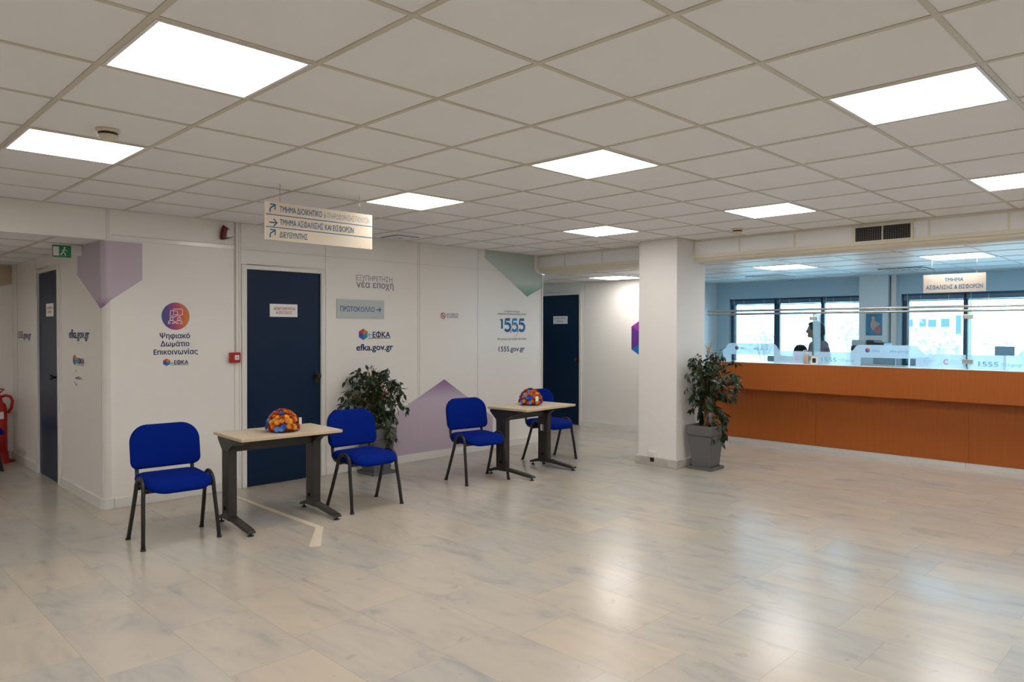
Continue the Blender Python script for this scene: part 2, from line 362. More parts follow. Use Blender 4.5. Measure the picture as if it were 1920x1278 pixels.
struct(MB().box(-7, 1.016, 7.636, 7.65, 0, .088).build('baseboard_corridor_end', m_trim))
struct(MB().box(-3.1, -3.0, 4.3, 7.65, 0, HL).build('wall_corridor_left', m_wall))
struct(MB().box(-7, 1.09, YW+.01, 4.32, HL-.012, H).build('wall_corridor_bulkhead', m_wall))
struct(MB().box(-7, -3.0, YW, 4.3, 0, HL-.012).build('wall_hall_left_end', m_wall))
struct(MB().box(-7.1, -7, -8, 8.2, 0, H).build('wall_hall_left', m_wall))
struct(MB().box(-7, 10.1, -8.1, -8, 0, H).build('wall_hall_near', m_wall))
g = MB()
g.box(1.028, 1.03, 7.38, 7.385, .09, HL); g.box(1.0285, 1.03, 6.50, 6.504, .09, HL); g.box(1.0285, 1.03, 5.50, 5.504, .09, HL); 
struct(g.build('trim_corridor_joint', mat('corridor_joint_strip', (.50, .48, .45), .3, .5)))

def door(name, pl, u0, u1, ztop, hinge_left, uh, label):
    # pl(u, d, z): u along the wall, d = depth into the wall
    root = empty(name); struct(root, label)
    def B(mb, ua, ub, da, db, za, zb):
        a = pl(ua, da, za); b = pl(ub, db, zb)
        mb.box(min(a[0], b[0]), max(a[0], b[0]), min(a[1], b[1]), max(a[1], b[1]), za, zb)
    f = MB(); B(f, u0-.048, u0, -.016, .1, 0, ztop+.045); B(f, u1, u1+.048, -.016, .1, 0, ztop+.045); B(f, u0, u1, -.016, .1, ztop, ztop+.045)
    f.build('frame', m_trim, root, bevel=.004)
    d = MB(); B(d, u0+.003, u1-.003, .004, .044, .006, ztop-.003)
    d.build('leaf', m_door, root)
    h = MB(); c = pl(uh, .004, 1.05); n = Vector(pl(uh, -1, 1.05))-Vector(pl(uh, 0, 1.05))
    c = Vector(c); t = Vector(pl(uh+1, 0, 0))-Vector(pl(uh, 0, 0))
    h.box(*sorted((c.x-t.x*.022+n.x*0, c.x+t.x*.022+n.x*.008)), *sorted((c.y-t.y*.022, c.y+t.y*.022+n.y*.008)), .97, 1.10)
    h.tube([c, c+n*.03, c+n*.045], [.012, .012, .02], 12); h.tube([c+n*.04, c+n*.055, c+n*.07], [.024, .028, .016], 14)
    h.build('handle', m_black, root)
    return root
door('door_2', lambda u, d, z: (u, YW+d, z), 2.284, 3.091, 2.106, 1, 3.045, 'dark blue door in the long white wall with a prohibition sign')
door('door_1', lambda u, d, z: (1.03+d, u, z), 5.605, 6.388, 2.108, 0, 5.69, 'dark blue door in the corridor wall at far left')
XP = 8.2
door('door_3', lambda u, d, z: (XP+d, u, z), 4.911, 5.715, 2.103, 0, 4.965, 'dark blue door at the end of the passage')
struct(MB().box(XP, XP+.1, 3.2, 4.888, 0, HL).box(XP, XP+.1, 5.738, 8.1, 0, HL).box(XP, XP+.1, 4.888, 5.738, 2.125, HL).box(XP+.07, XP+.1, 4.888, 5.738, 0, 2.125).build('wall_passage', m_wall))  # last box: backing behind the leaf, added to keep sky light out
struct(MB().box(XP-.013, XP, 3.2, 4.86, 0, .088).build('baseboard_passage', m_trim))
struct(MB().box(XP-.002, XP, 4.80, 4.806, .09, HL).build('trim_passage_joint', m_trim))
struct(MB().box(6.5, XP+.1, 8.1, 8.2, 0, HL).build('wall_passage_end', m_wall))

# bulkhead with its infill panels, cove and frame bars
PY0, PY1 = 1.83, 2.33
for nm, ya, yb, js in (('wall_bulkhead_passage', PY1, YW, [2.52, 3.121, 3.736]), ('wall_bulkhead_counter', -8, PY1-.3, [1.27, .673, .107, -.547, -1.145, -1.745, -2.345, -2.945, -3.545])):
    struct(MB().box(XB, XB+.13, ya, yb, 2.36, H).build(nm, m_bpanel))
    f = MB(); f.box(XB-.006, XB+.14, ya, yb, H-.026, H-.0045); f.box(XB-.006, XB+.14, ya, yb, 2.338, 2.374)
    for y in js+[yb-.008 if ya > 0 else 1.822]: f.box(XB-.006, XB, y-.008, y+.008, 2.374, H-.026)
    cove = [(XB-.004, 2.340)]+[(XB+.02+.15*(1-cos(t)), 2.338-(2.338-HL+.002)*sin(t)) for t in [PI/2*i/8 for i in range(9)]]+[(XB+.18, HL-.002), (XB+.18, 2.340)]
    f.prism(cove, lambda x, z, ya=ya: (x, ya, z), lambda x, z, yb=yb: (x, yb, z))
    struct(f.build('trim_bulkhead_'+nm.split('_')[-1], m_cream))

# pillar with marble skirting
struct(MB().box(6.11, 6.71, PY0, PY1, 0, H).build('wall_pillar', m_plaster, bevel=.006), 'white square pillar between passage and counter')
struct(MB().box(6.085, 6.735, PY0-.027, PY1+.027, 0, .092).build('baseboard_pillar', m_skirt, bevel=.003))

# office: side wall, window wall, column
XW = 10.0
struct(MB().box(XP+.1, XW, 3.49, 3.59, 0, HL).build('wall_office_side', mat('pale_blue_partition', (.86, .90, .92), .35, .4)))
Z0, Z1 = .97, 2.03
W1 = (1.247, 3.27); W2 = (-4.2, .728)
g = MB().box(XW, XW+.22, W1[1], 3.6, 0, HL).box(XW, XW+.22, W2[1], W1[0], 0, HL).box(XW, XW+.22, -8, W2[0], 0, HL)
for a, b in (W1, W2): g.box(XW, XW+.22, a, b, 0, Z0).box(XW, XW+.22, a, b, Z1, HL)
struct(g.build('wall_window', m_office))
struct(MB().box(9.88, XW, .86, 1.235, 0, HL).build('wall_office_column', mat('pale_column_paint', (.74, .84, .88), .5, .3)))
struct(MB().box(9.93, XW, .775, .835, 0, HL).build('trim_office_pipe_casing', m_white))
def window(name, y0, y1, mull, label):
    root = empty(name); struct(root, label)
    f = MB(); X0, X1 = XW+.06, XW+.11
    f.box(X0, X1, y0, y0+.05, Z0, Z1).box(X0, X1, y1-.075, y1, Z0, Z1).box(X0, X1, y0, y1, Z1-.04, Z1).box(X0, X1, y0, y1, Z0, Z0+.05)
    for a, b in mull: f.box(X0, X1, a, b, Z0, Z1)
    f.build('frame', m_alu, root)
    edges = [y0+.05]+[v for ab in sorted(mull) for v in ab]+[y1-.075]
    for k in range(0, len(edges), 2): MB().box(X0+.02, X0+.026, edges[k], edges[k+1], Z0+.05, Z1-.04).build('pane', m_glass, root)
    MB().box(XW-.03, XW+.06, y0, y1, Z0-.03, Z0).build('sill', m_white, root)
window('window_1', *W1, [(2.466, 2.551), (1.785, 1.835)], 'three-light window behind the counter, left of the column')
window('window_2', *W2, [(-.045, .004), (-.90, -.85), (-1.75, -1.70), (-2.6, -2.55), (-3.4, -3.35)], 'window behind the counter, right of the column')
def blind(y0, y1, label, side):
    root = empty('venetian_blind', (XW+.03, (y0+y1)/2, Z1)); tag(root, label, 'blind', 'raised blinds at the office windows'); hw = (y1-y0)/2
    MB().box(-.02, .02, -hw, hw, -.022, 0).build('head_rail', m_alu, root)
    s = MB()
    for k in range(13): s.box(-.014, .014, -hw+.01, hw-.01, -.0305-.0045*k, -.0265-.0045*k)
    s.build('slats', m_blind, root); MB().box(-.014, .014, -hw+.01, hw-.01, -.100, -.088).build('bottom_rail', m_alu, root)
    for y in (-hw*.5, hw*.4): MB().tube([(-.017, y, -.01), (-.017, y, -.105)], .003, 5).build('cord', m_white, root)
    MB().tube([(-.017, hw-.06, 0), (-.017, hw-.06, -.95)], .004, 5).build('wand', m_white, root)
for y0, y1, lb in ((2.51, 3.25, 'raised dark blue blind over the leftmost pane of the left window'), (1.81, 2.50, 'raised dark blue blind over the middle pane of the left window'), (1.26, 1.80, 'raised dark blue blind over the pane beside the column with the poster'),
                   (-.02, .715, 'raised dark blue blind behind the hanging department sign'), (-.87, -.03, 'raised dark blue blind at the right picture edge')): blind(y0, y1, lb, 1)

# ------------------------------------------------------------------ ceiling fittings
def ceiling_lamp(x0, y0, z, label):
    r = empty('ceiling_light_panel', (x0+.3, y0+.3, z)); tag(r, label, 'ceiling light', 'square light panels in the ceilings')
    f = MB()
    for a in ((-.288, .288, -.288, -.274), (-.288, .288, .274, .288), (-.288, -.274, -.274, .274), (.274, .288, -.274, .274)): f.box(*a, -.006, 0)
    f.build('frame', m_white, r); MB().box(-.274, .274, -.274, .274, -.0045, -.0005).build('diffuser', m_lamp, r)
LAMPS = {(0, 0): 'largest lit ceiling panel, at upper left', (0, 3): 'lit ceiling panel at far left beside the smoke detector', (4, 0): 'lit ceiling panel at centre right of the hanging direction sign, the larger of two in line',
         (4, 3): 'lit ceiling panel just right of the hanging direction sign', (8, 3): 'small lit ceiling panel left of the pillar in the high ceiling', (8, 0): 'lit ceiling panel above the pillar and the left end of the counter',
         (4, -3): 'large lit ceiling panel at upper right', (8, -3): 'lit ceiling panel cut by the right picture edge'}
for (i, j), lb in LAMPS.items(): ceiling_lamp(i*.6, j*.6, H, lb)
for i, j in ((0, -3), (0, -6), (4, -6), (8, -6), (-4, 0), (-4, -3), (-4, -6), (-4, 3), (4, -9), (8, -9), (0, -9), (-8, 0), (-8, -4)): ceiling_lamp(i*.6, j*.6, H, 'added lit ceiling panel outside the picture')  # unseen panels continuing the lamp spacing, added to light the hall evenly
ceiling_lamp(-1.1, 5.35, HL-.01, 'added lit ceiling panel outside the picture')  # unseen panel added to brighten the corridor walls
for x, y, lb in ((7.385, 1.02, 'lit panel in the low office ceiling, left of two above the counter'), (7.385, -.78, 'lit panel in the low office ceiling above the hanging department sign'), (7.385, 3.52, 'lit panel in the low passage ceiling left of the pillar'), (7.385, -2.58, 'lit panel outside the picture in the office ceiling')):
    ceiling_lamp(x, y, HL, lb)
def smoke(x, y, label):
    r = empty('smoke_detector', (x, y, H)); tag(r, label, 'smoke detector')
    MB().lathe([(.0, 0), (.058, 0), (.058, -.014), (.05, -.018)], n=28).build('base', m_ivory, r)
    MB().lathe([(.046, -.018), (.046, -.030), (.040, -.030), (.040, -.018)], n=28).build('vent_band', m_black, r)
    MB().lathe([(.046, -.029), (.050, -.032), (.046, -.044), (.030, -.050), (0, -.051)], n=28).build('cap', m_ivory, r)
smoke(.53*.6, 2.63*.6, 'ivory smoke detector above the light panel at far left'); smoke(9.88*.6, 1.71*.6, 'ivory smoke detector near the bulkhead right of the pillar')
tag(MB().lathe([(0, 0), (.09, 0), (.085, -.006), (0, -.008)], c=(9.6*.6, 4.59*.6, H-.001), n=30).build('ceiling_speaker', m_cream), 'flat round cream ceiling disc left of the pillar', 'ceiling disc')
def diffuser(x, y, z, s, label, m, core):
    r = empty('ceiling_vent', (x, y, z)); tag(r, label, 'vent')
    MB().box(-s*.5, s*.5, -s*.5, s*.5, -.008, 0).build('core', core, r); k = MB()
    for a, b in ((.5, .40), (.33, .26), (.19, .12)):
        for q in ((-a, a, -a, -b), (-a, a, b, a), (-a, -b, -b, b), (b, a, -b, b)): k.box(*[v*s for v in q], -.014, -.008)
    k.build('vane_rings', m, r)
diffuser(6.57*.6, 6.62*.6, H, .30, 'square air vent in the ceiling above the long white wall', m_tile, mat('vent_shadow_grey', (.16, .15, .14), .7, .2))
diffuser(9.0, 2.12, HL, .5, 'square air vent in the office ceiling, left of two', m_white, m_office); diffuser(9.0, .38, HL, .5, 'square air vent in the office ceiling beside the hanging department sign', m_white, m_dark)
r = empty('air_grille', (XB-.006, -.157, 2.44)); tag(r, 'dark double air grille in the bulkhead above the counter', 'air grille')
MB().box(0, .03, -.26, .26, -.082, .082).build('duct', m_dark, r)
f = MB(); f.box(-.012, 0, -.265, -.245, -.085, .082).box(-.012, 0, .235, .265, -.085, .082).box(-.012, 0, -.245, .235, -.085, -.065).box(-.012, 0, -.245, .235, .066, .082).box(-.012, 0, -.010, .0, -.065, .066)
f.build('frame', m_cream, r); f = MB()
for k in range(8): f.box(-.009, -.004, -.245, .235, -.052+.0155*k, -.0475+.0155*k)
for k in range(24): f.box(-.006, -.002, -.238+.02*k, -.235+.02*k, -.065, .066)
f.build('louvres', mat('grille_grey', (.10, .10, .095), .4, .5), r)

# ------------------------------------------------------------------ seats and tables
def cushion(w_, d, th, er, rc, bend, crown=.008, n=9):
    # rounded-rectangle pad: w_ along x, d along second axis, rc = corner radii (x-, both ends), rounded edge er
    (ra, rb) = rc; pts = []
    for cx, cy, rr, a0 in ((w_/2-rb, d/2-rb, rb, 0), (-w_/2+rb, d/2-rb, rb, 90), (-w_/2+ra, -d/2+ra, ra, 180), (w_/2-ra, -d/2+ra, ra, 270)):
        for i in range(n+1):
            t = math.radians(a0+90*i/n); pts.append((cx+rr*cos(t), cy+rr*sin(t)))
    N = len(pts); rings = []
    def ring(ins, z):
        out = []
        for x, y in pts:
            sx = (w_/2-ins)/(w_/2); sy = (d/2-ins)/(d/2); out.append((x*sx, y*sy, z))
        return out
    for ins in (.9, .7, .45, .2): rings.append(ring(min(w_, d)/2*ins+er*(1-ins), -th/2))
    for i in range(0, 9):
        t = -PI/2+PI*i/8; rings.append(ring(er*(1-cos(t)), sin(t)*er if abs(er-th/2) < 1e-6 else (-th/2+er+er*sin(t) if t < 0 else th/2-er+er*sin(t))))
    for ins in (.2, .45, .7, .9): rings.append(ring(min(w_, d)/2*ins+er*(1-ins), th/2+crown*min(1, ins*2)))
    mb = MB(); vs = [bend(*p) for rg in rings for p in rg]
    fs = [(i*N+k, i*N+(k+1) % N, (i+1)*N+(k+1) % N, (i+1)*N+k) for i in range(len(rings)-1) for k in range(N)]
    fs += [list(range(N))[::-1], list(range((len(rings)-1)*N, len(rings)*N))]
    mb.add(vs, fs, 0, True); return mb
def make_chair():
    r = empty('visitor_chair')
    seat = cushion(.452, .44, .072, .036, (.12, .07), lambda x, y, z: (x, y-.02, .438+z+.006*(y/.2)-(1.6*max(0, -y-.08)**2)-.10*x*x*.6))
    seat.build('seat', m_blue, r)
    sh = cushion(.43, .38, .012, .006, (.09, .05), lambda x, y, z: (x, y-.005, .398+z)); sh.build('seat_shell', m_black, r)
    def bk(x, v, z):                        # pad stands up: v = height, z = thickness toward the sitter
        h = v+.16; lean = .17*h
        return (x, .185+lean-.55*x*x-z, .505+v+.155)
    cushion(.495, .315, .05, .025, (.055, .125), bk).build('backrest', m_blue, r)
    def bs(x, v, z): h = v+.16; return (x, .185+.17*h-.55*x*x+.029-z, .505+v+.155)
    cushion(.475, .295, .012, .006, (.05, .115), bs).build('backrest_shell', m_black, r)
    for s in (-1, 1):
        # each side frame is an inverted U: front leg and rear leg meet in the bend over the seat edge
        def P(y, z, s=s): return (s*(.238+.022*(1-z/.45)), y, z)
        top = [P(-.045+.088*cos(t), .383+.088*sin(t)) for t in [PI-PI*i/16 for i in range(17)]]
        fl = [P(-.192, .0), P(-.165, .18), P(-.135, .34)]+top[:9]
        rl = top[8:]+[P(.055, .34), P(.110, .18), P(.178, .0)]
        MB().tube(fl, .0165, 12, flat=.85).build('leg', m_frame, r); MB().tube(rl, .0165, 12, flat=.85).build('leg', m_frame, r)
        k = MB(); k.tube([(s*.20, .02, .392), (s*.20, .14, .398), (s*.197, .180, .43), (s*.195, .194, .50), (s*.19, .206, .62)], .0145, 8, flat=1.0); k.build('back_post', m_frame, r)
        for y, b in ((-.192, 0), (.178, 0)): MB().lathe([(.0165, -.001), (.0185, .0), (.0185, .012), (.0165, .014)], c=P(y, .001), n=10).build('foot_cap', m_black, r)
    k = MB()
    for y in (-.12, .05): k.tube([(-.235, y, .385), (.235, y, .385)], .011, 8)
    for x in (-.2, .2): k.tube([(x, -.15, .395), (x, .05, .395)], .011, 8)
    k.build('seat_frame', m_frame, r)
    return r
CH = make_chair()
spots = [((1.135, 2.935, 0), math.radians(-3), 'blue visitor chair left of the nearer desk, before the rounded wall corner'),
         ((2.70, 2.815, 0), math.radians(2), 'blue visitor chair right of the nearer desk, before a potted ficus'),
         ((4.137, 2.93, 0), math.radians(-7), 'blue visitor chair left of the farther desk, before the lilac wall print'),
         ((5.55, 3.205, 0), math.radians(-5), 'blue visitor chair behind the farther desk, half hidden by its leg'),
         ((.575, 7.05, 0), math.radians(90), 'blue visitor chair in the corridor cut by the left picture edge')]
for k, (p, a, lb) in enumerate(spots):
    c = CH if k == 0 else dup(CH, p, a)
    c.location = p; c.rotation_euler = (0, 0, a); tag(c, lb, 'chair', 'blue visitor chairs')
TZ = .718
def make_table():
    r = empty('desk')
    MB().box(-.415, .415, -.27, .27, TZ-.024, TZ).build('tabletop', [m_top], r, bevel=.003)
    e = MB()
    for q in ((-.4165, .4165, -.2715, -.2695), (-.4165, .4165, .2695, .2715), (-.4165, -.4145, -.2715, .2715), (.4145, .4165, -.2715, .2715)): e.box(*q, TZ-.022, TZ-.002)
    e.build('edge_band', m_edge, r)
    for s in (-1, 1):
        x = s*.355
        lg = MB()
        lg.box(x-.034, x+.034, .045, .175, .05, .60)
        for dy in (.075, .11, .145): lg.box(x-.037, x+.037, dy-.008, dy+.008, .10, .585)
        col = lg.build('leg', m_desk, r, bevel=.004)
        MB().lathe([(.014, -.002), (.014, .002), (0, .003)], c=(x-.0375, .11, .14), n=14, ax='x').build('cable_hole', m_dark, col)
        prof = [(.265, TZ-.025), (.265, TZ-.055), (.18, .585), (.175, .56), (.045, .56), (.035, .60), (-.02, TZ-.085), (-.19, TZ-.045), (-.19, TZ-.025)]
        MB().prism(prof, lambda y, z: (x-.033, y, z), lambda y, z: (x+.033, y, z)).build('bracket', m_desk, r, bevel=.004)
        fp = [(.30, .022), (.30, .045), (.20, .078), (.03, .085), (-.27, .050), (-.31, .040), (-.31, .022), (-.20, .028), (.0, .050), (.18, .048)]
        MB().prism(fp, lambda y, z: (x-.030, y, z), lambda y, z: (x+.030, y, z)).build('foot', m_desk, r, bevel=.005)
        for y in (-.285, .275): MB().lathe([(.024, 0), (.024, .006), (.010, .010), (.007, .012), (.007, .026), (0, .026)], c=(x, y, 0), n=16).build('adjuster', m_black, r)
    MB().box(-.325, .325, .075, .11, .575, .645).build('crossbar', m_desk, r, bevel=.003)
    return r
T = make_table(); T.location = (1.925, 2.86, 0); T.rotation_euler = (0, 0, math.radians(-2.5)); tag(T, 'pale-topped desk nearer to the camera, in front of the door with the prohibition sign', 'desk', 'desks with black T-legs')
T2 = dup(T, (4.845, 2.82, 0), math.radians(4)); tag(T2, 'pale-topped desk farther from the camera, near the end of the long wall', 'desk', 'desks with black T-legs')
st = MB().box(.3185, .3205, .10, .145, .40, .47); st.build('sticker', m_paper, T2)
st = MB().box(-.06, .02, -.2735, -.2725, TZ-.05, TZ-.026); 
def flowers(loc, seed, label):
    rnd = random.Random(seed); r = empty('flower_arrangement', loc, rnd.random()*6); tag(r, label, 'flowers', 'domed flower arrangements')
    MB().lathe([(0, .001), (.092, .001), (.112, .03), (.105, .09), (.07, .13), (0, .148)], n=20).build('moss_base', mat('rust_moss', (.16, .035, .008), .9, .1), r)
    mo = [mat('orange_petals', (.66, .15, .012), .6, .3, var=.3, vscale=60), mat('rust_petals', (.40, .055, .010), .6, .3, var=.4, vscale=60), mat('amber_petals', (.80, .33, .03), .6, .3, var=.3, vscale=60)]
    mb_ = [mat('blue_petals', (.03, .10, .55), .6, .3, var=.4, vscale=60), mat('pale_blue_petals', (.12, .30, .72), .6, .3, var=.4, vscale=60)]
    rows = [(7, 25), (27, 22), (43, 17), (61, 11), (82, 4)]; i = 0
    for el, nn in rows:
        for k in range(nn):
            a = 2*PI*(k+.5*(i % 2))/nn+rnd.uniform(-.08, .08); e = math.radians(el+rnd.uniform(-4, 4))
            d = Vector((cos(e)*cos(a), cos(e)*sin(a), sin(e))); p = Vector((d.x*.122, d.y*.122, .024+d.z*.146))
            nrm = Vector((d.x, d.y, d.z*.9+.1)).normalized(); t1 = nrm.cross(Vector((.3, .2, 1))).normalized(); t2 = nrm.cross(t1)
            blue = rnd.random() < .22
            rad = rnd.uniform(.024, .031); f = MB()
            for lay, (pr, tilt, npet) in enumerate(((1, .10, 18), (.80, .42, 15), (.55, .9, 11))):
                for q in range(npet):
                    t = 2*PI*(q+.5*lay)/npet+rnd.uniform(-.1, .1); dr = t1*cos(t)+t2*sin(t); sd = nrm.cross(dr)*rad*.13
                    L = rad*pr; tip = p+dr*L+nrm*(L*tilt); mid = p+dr*L*.6+nrm*(L*tilt*.45+.002)
                    f.add([p, mid+sd, tip, mid-sd], [(0, 1, 2, 3)])
            f.add([p+nrm*.004+(t1*cos(q*1.05)+t2*sin(q*1.05))*rad*.25 for q in range(6)]+[p+nrm*.012], [(q, (q+1) % 6, 6) for q in range(6)])
            f.raw('blue_flower' if blue else 'orange_flower', rnd.choice(mb_) if blue else rnd.choice(mo), r)
        i += 1
    MB().box(.128, .150, -.012, .012, .05, .10).build('gift_tag', m_paper, r)
    return r
fa = flowers((1.925, 2.80, TZ), 3, 'dome of orange and blue flowers on the nearer desk'); fa.rotation_euler = (0, 0, -.2)
fb = flowers((4.86, 2.86, TZ), 8, 'dome of orange and blue flowers on the farther desk'); fb.rotation_euler = (0, 0, -1.9)

# ------------------------------------------------------------------ potted figs
def ficus(loc, rz, seed, top, cz, rad, lean, label, nleaf, ywall):
    rnd = random.Random(seed); r = empty('potted_ficus', loc, rz); tag(r, label, 'potted plant', 'potted ficus trees')
    def sq(w0, w1, z0, z1, mb):
        vs = [(sx*w, sy*w, z) for w, z in ((w0, z0), (w1, z1)) for sx, sy in ((-1, -1), (1, -1), (1, 1), (-1, 1))]
        mb.add(vs, [(3, 2, 1, 0), (4, 5, 6, 7)]+[(k, (k+1) % 4, 4+(k+1) % 4, 4+k) for k in range(4)])
    p = MB(); sq(.108, .140, .012, .375, p); p.build('pot', m_pot, r, bevel=.012, seg=3)
    p = MB(); rim = [(.150, .375), (.157, .485), (.142, .485), (.138, .44)]
    vs = [(sx*w, sy*w, z) for w, z in rim for sx, sy in ((-1, -1), (1, -1), (1, 1), (-1, 1))]
    p.add(vs, [(3, 2, 1, 0)]+[(i*4+k, i*4+(k+1) % 4, i*4+4+(k+1) % 4, i*4+4+k) for i in range(3) for k in range(4)]+[(12, 13, 14, 15)]); p.build('pot_rim', m_pot, r, bevel=.006)
    MB().box(-.136, .136, -.136, .136, .43, .462).build('soil', m_soil, r)
    p = MB(); p.box(-.145, .145, -.145, .145, 0, .012); p.box(-.145, .145, -.145, -.135, .012, .035).box(-.145, .145, .135, .145, .012, .035).box(-.145, -.135, -.135, .135, .012, .035).box(.135, .145, -.135, .135, .012, .035); p.build('saucer', m_pot, r, bevel=.003)
    tr = MB()
    for s in range(3):                            # braided stems
        tr.tube([(.018*cos(s*2.1+z*14)+lean*z*.15, .018*sin(s*2.1+z*14), .45+z) for z in [i*.04 for i in range(int((cz-.40)/.04))]], .011, 7)
    br = MB(); tips = []
    base = Vector((lean*.07, 0, .0))
    for k in range(64):
        a = rnd.uniform(0, 2*PI); el = rnd.uniform(-.75, 1.35); h = cz-.20+rnd.uniform(-.22, .14)
        st_ = Vector((lean*(h-.45)*.15, 0, h)); d = Vector((cos(a)*cos(el), sin(a)*cos(el), sin(el)))
        ln = rnd.uniform(.55, 1)
        end = Vector((lean*.10, 0, cz))+Vector((d.x*rad[0], d.y*rad[1], d.z*rad[2] if d.z > 0 else d.z*rad[2]))*ln
        mid = (st_+end)/2+Vector((0, 0, .07)); P = []
        for i in range(7):
            t = i/6; P.append(st_*(1-t)**2+mid*2*t*(1-t)+end*t*t)
        P.append(end+Vector((d.x*.05, d.y*.05, -.05))); tips.append(P)
        for p in P: p.y = min(p.y, ywall-.01)
        br.tube(P, [.005*(1-.1*i) for i in range(8)], 5)
    for k in range(16):
        a = rnd.uniform(0, 2*PI); h = rnd.uniform(.50, cz-.18); ln = rnd.uniform(.10, .20); c_ = Vector((lean*(h-.45)*.15, 0, h))
        P = [c_, c_+Vector((cos(a)*ln*.5, sin(a)*ln*.5, .05)), c_+Vector((cos(a)*ln, sin(a)*ln, .03)), c_+Vector((cos(a)*ln*1.3, sin(a)*ln*1.3, -.03))]
        for p in P: p.y = min(p.y, ywall-.03)
        tips.append(P); br.tube(P, .003, 5)
    for k in range(5):                            # shoots spilling over the rim
        a = (-2.3+k*.55)+rnd.uniform(-.2, .2)-rz; P = [Vector((0, 0, .46)), Vector((.10*cos(a), .10*sin(a), .53)), Vector((.18*cos(a), .18*sin(a), .50)), Vector((.205*cos(a), .205*sin(a), .42)), Vector((.215*cos(a), .215*sin(a), .42-rnd.uniform(.03, .12)))]
        tips.append(P); br.tube(P, .003, 5)
    tr.build('trunk', m_bark, r); br.build('branches', m_bark, r)
    lf = MB()
    def leaf(p, d, L):
        d = d.normalized(); sd = d.cross(Vector((0, 0, 1)))
        if sd.length < .1: sd = Vector((1, 0, 0))
        sd.normalize(); ro = rnd.uniform(-.9, .9); nn = sd.cross(d); sd = sd*cos(ro)+nn*sin(ro); nn = sd.cross(d)
        W = L*rnd.uniform(.21, .27); q = p+d*.012
        pts = [q]+[q+d*L*t+nn*(-.10*L*t*t*2)+sd*W*wd*sg+nn*.12*W*(1 if wd else 0) for t, wd, sg in ((.2, .75, 1), (.45, 1, 1), (.72, .62, 1), (1.0, 0, 1), (.72, .62, -1), (.45, 1, -1), (.2, .75, -1), (.45, 0, 1))]
        lf.add([p]+pts, [(1, 2, 3, 9), (3, 4, 5, 9), (9, 5, 6, 7), (1, 9, 7, 8)], 0, True)
    for k in range(nleaf):
        P = rnd.choice(tips) if k > 90 else tips[k % len(tips)]
        t = 1-rnd.random()**1.3*.85; f_ = t*(len(P)-1); i = min(int(f_), len(P)-2); p = P[i].lerp(P[i+1], f_-i)
        d = (P[i+1]-P[i]).normalized()*.6+Vector((rnd.uniform(-1, 1), rnd.uniform(-1, 1), rnd.uniform(-1.3, .25)))
        q_ = p+d.normalized()*.08
        if max(p.y, q_.y) > ywall: continue
        leaf(p, d, rnd.uniform(.055, .090))
    lf.raw('foliage', m_leaf, r)
    return r
f1 = ficus((3.60, 3.93, 0), .04, 5, 1.17, .87, (.40, .34, .30), -.2, 'potted ficus in a grey planter against the long wall, behind a blue chair', 1000, .255)
f2 = ficus((6.36, 1.61, 0), .02, 11, 1.36, .98, (.40, .42, .36), .6, 'potted ficus in a grey planter beside the white pillar', 1150, .145)
dr = MB()
for k in range(9):
    a = k*.7; dr.tube([(.08, .03, 1.22), (.12+.012*cos(a), .04+.012*sin(a), 1.31), (.12+.045*cos(a), .04+.045*sin(a), 1.33+.012*k)], [.004, .004, .001], 5)
dr.build('dry_shoot', m_dry, f2)

# ------------------------------------------------------------------ wall prints, signs and fittings
def hexlogo(mb, u, v, hw, hh, pl, mi0=0):
    c = [(u, v+hh), (u+hw, v+hh/2), (u+hw, v-hh/2), (u, v-hh), (u-hw, v-hh/2), (u-hw, v+hh/2)]
    for k, m_ in enumerate((1, 2, 3, 4, 5, 0)):
        mb.add([pl(u, v), pl(*c[(k+1) % 6]), pl(*c[k])], [(0, 1, 2)], mi0+m_)
e_ = .0012
PW = plY(YW-e_); PW2 = plY(YW-2*e_)
def sticker(name, label, cat='wall lettering'): o = empty(name); return tag(o, label, cat)
def flat(pts, pl, name, m, parent=None):
    mb = MB(); mb.add([pl(*p) for p in pts], [list(range(len(pts)))]); return mb.raw(name, m, parent)
tag(flat([(3.964, .09), (5.58, .09), (5.58, .42), (4.77, .932), (3.964, .536)], plY(YW-.0018), 'wall_print', m_lilac_up), 'lilac pointed house-like print rising from the base of the long wall', 'wall print')
tag(flat([(5.44, H-.005), (5.44, 2.44), (6.216, 1.978), (6.505, 2.10), (6.505, 2.27), (6.40, 2.31), (6.36, 2.37), (6.36, H-.005)][::1], plY(YW-.0034), 'wall_print', m_sage), 'sage green downward-pointing print at the right end of the long wall', 'wall print')
# lilac print folded round the rounded corner
g = MB(); path = [(1.03, 4.94), (1.03, 4.60), (1.03, 4.40)]+cr_+[(1.2, 4.2), (1.344, 4.2)]
def bot(x, y):
    if x <= 1.0301: return 1.70+(y-4.26)*.47
    if y <= 4.2001: return 1.77+(x-1.09)*.72
    return 1.70+.07*(x-1.03)/.06
ring = []
for x, y in path:
    n_ = Vector((-1, 0)) if x <= 1.0301 else (Vector((0, -1)) if y <= 4.2001 else Vector((x-1.09, y-4.26)).normalized())
    ring.append((x+n_.x*.002, y+n_.y*.002, bot(x, y), 2.272))
k = len(ring); g.add([(a, b, c) for a, b, c, d in ring]+[(a, b, d) for a, b, c, d in ring], [(i, i+1, k+i+1, k+i) for i in range(k-1)])
tag(g.raw('wall_print', m_lilac_dn), 'lilac downward-pointing print folded round the rounded wall corner', 'wall print')
tag(flat([(.2, HL-.012), (1.028, HL-.012), (1.028, 2.06), (.2, 1.80)], plY(7.648), 'wall_print', m_tan), 'tan print high on the corridor end wall at the left edge', 'wall print')
HU, HV, HR = -3.607, 1.414, .346
PP = plX(XP-e_)
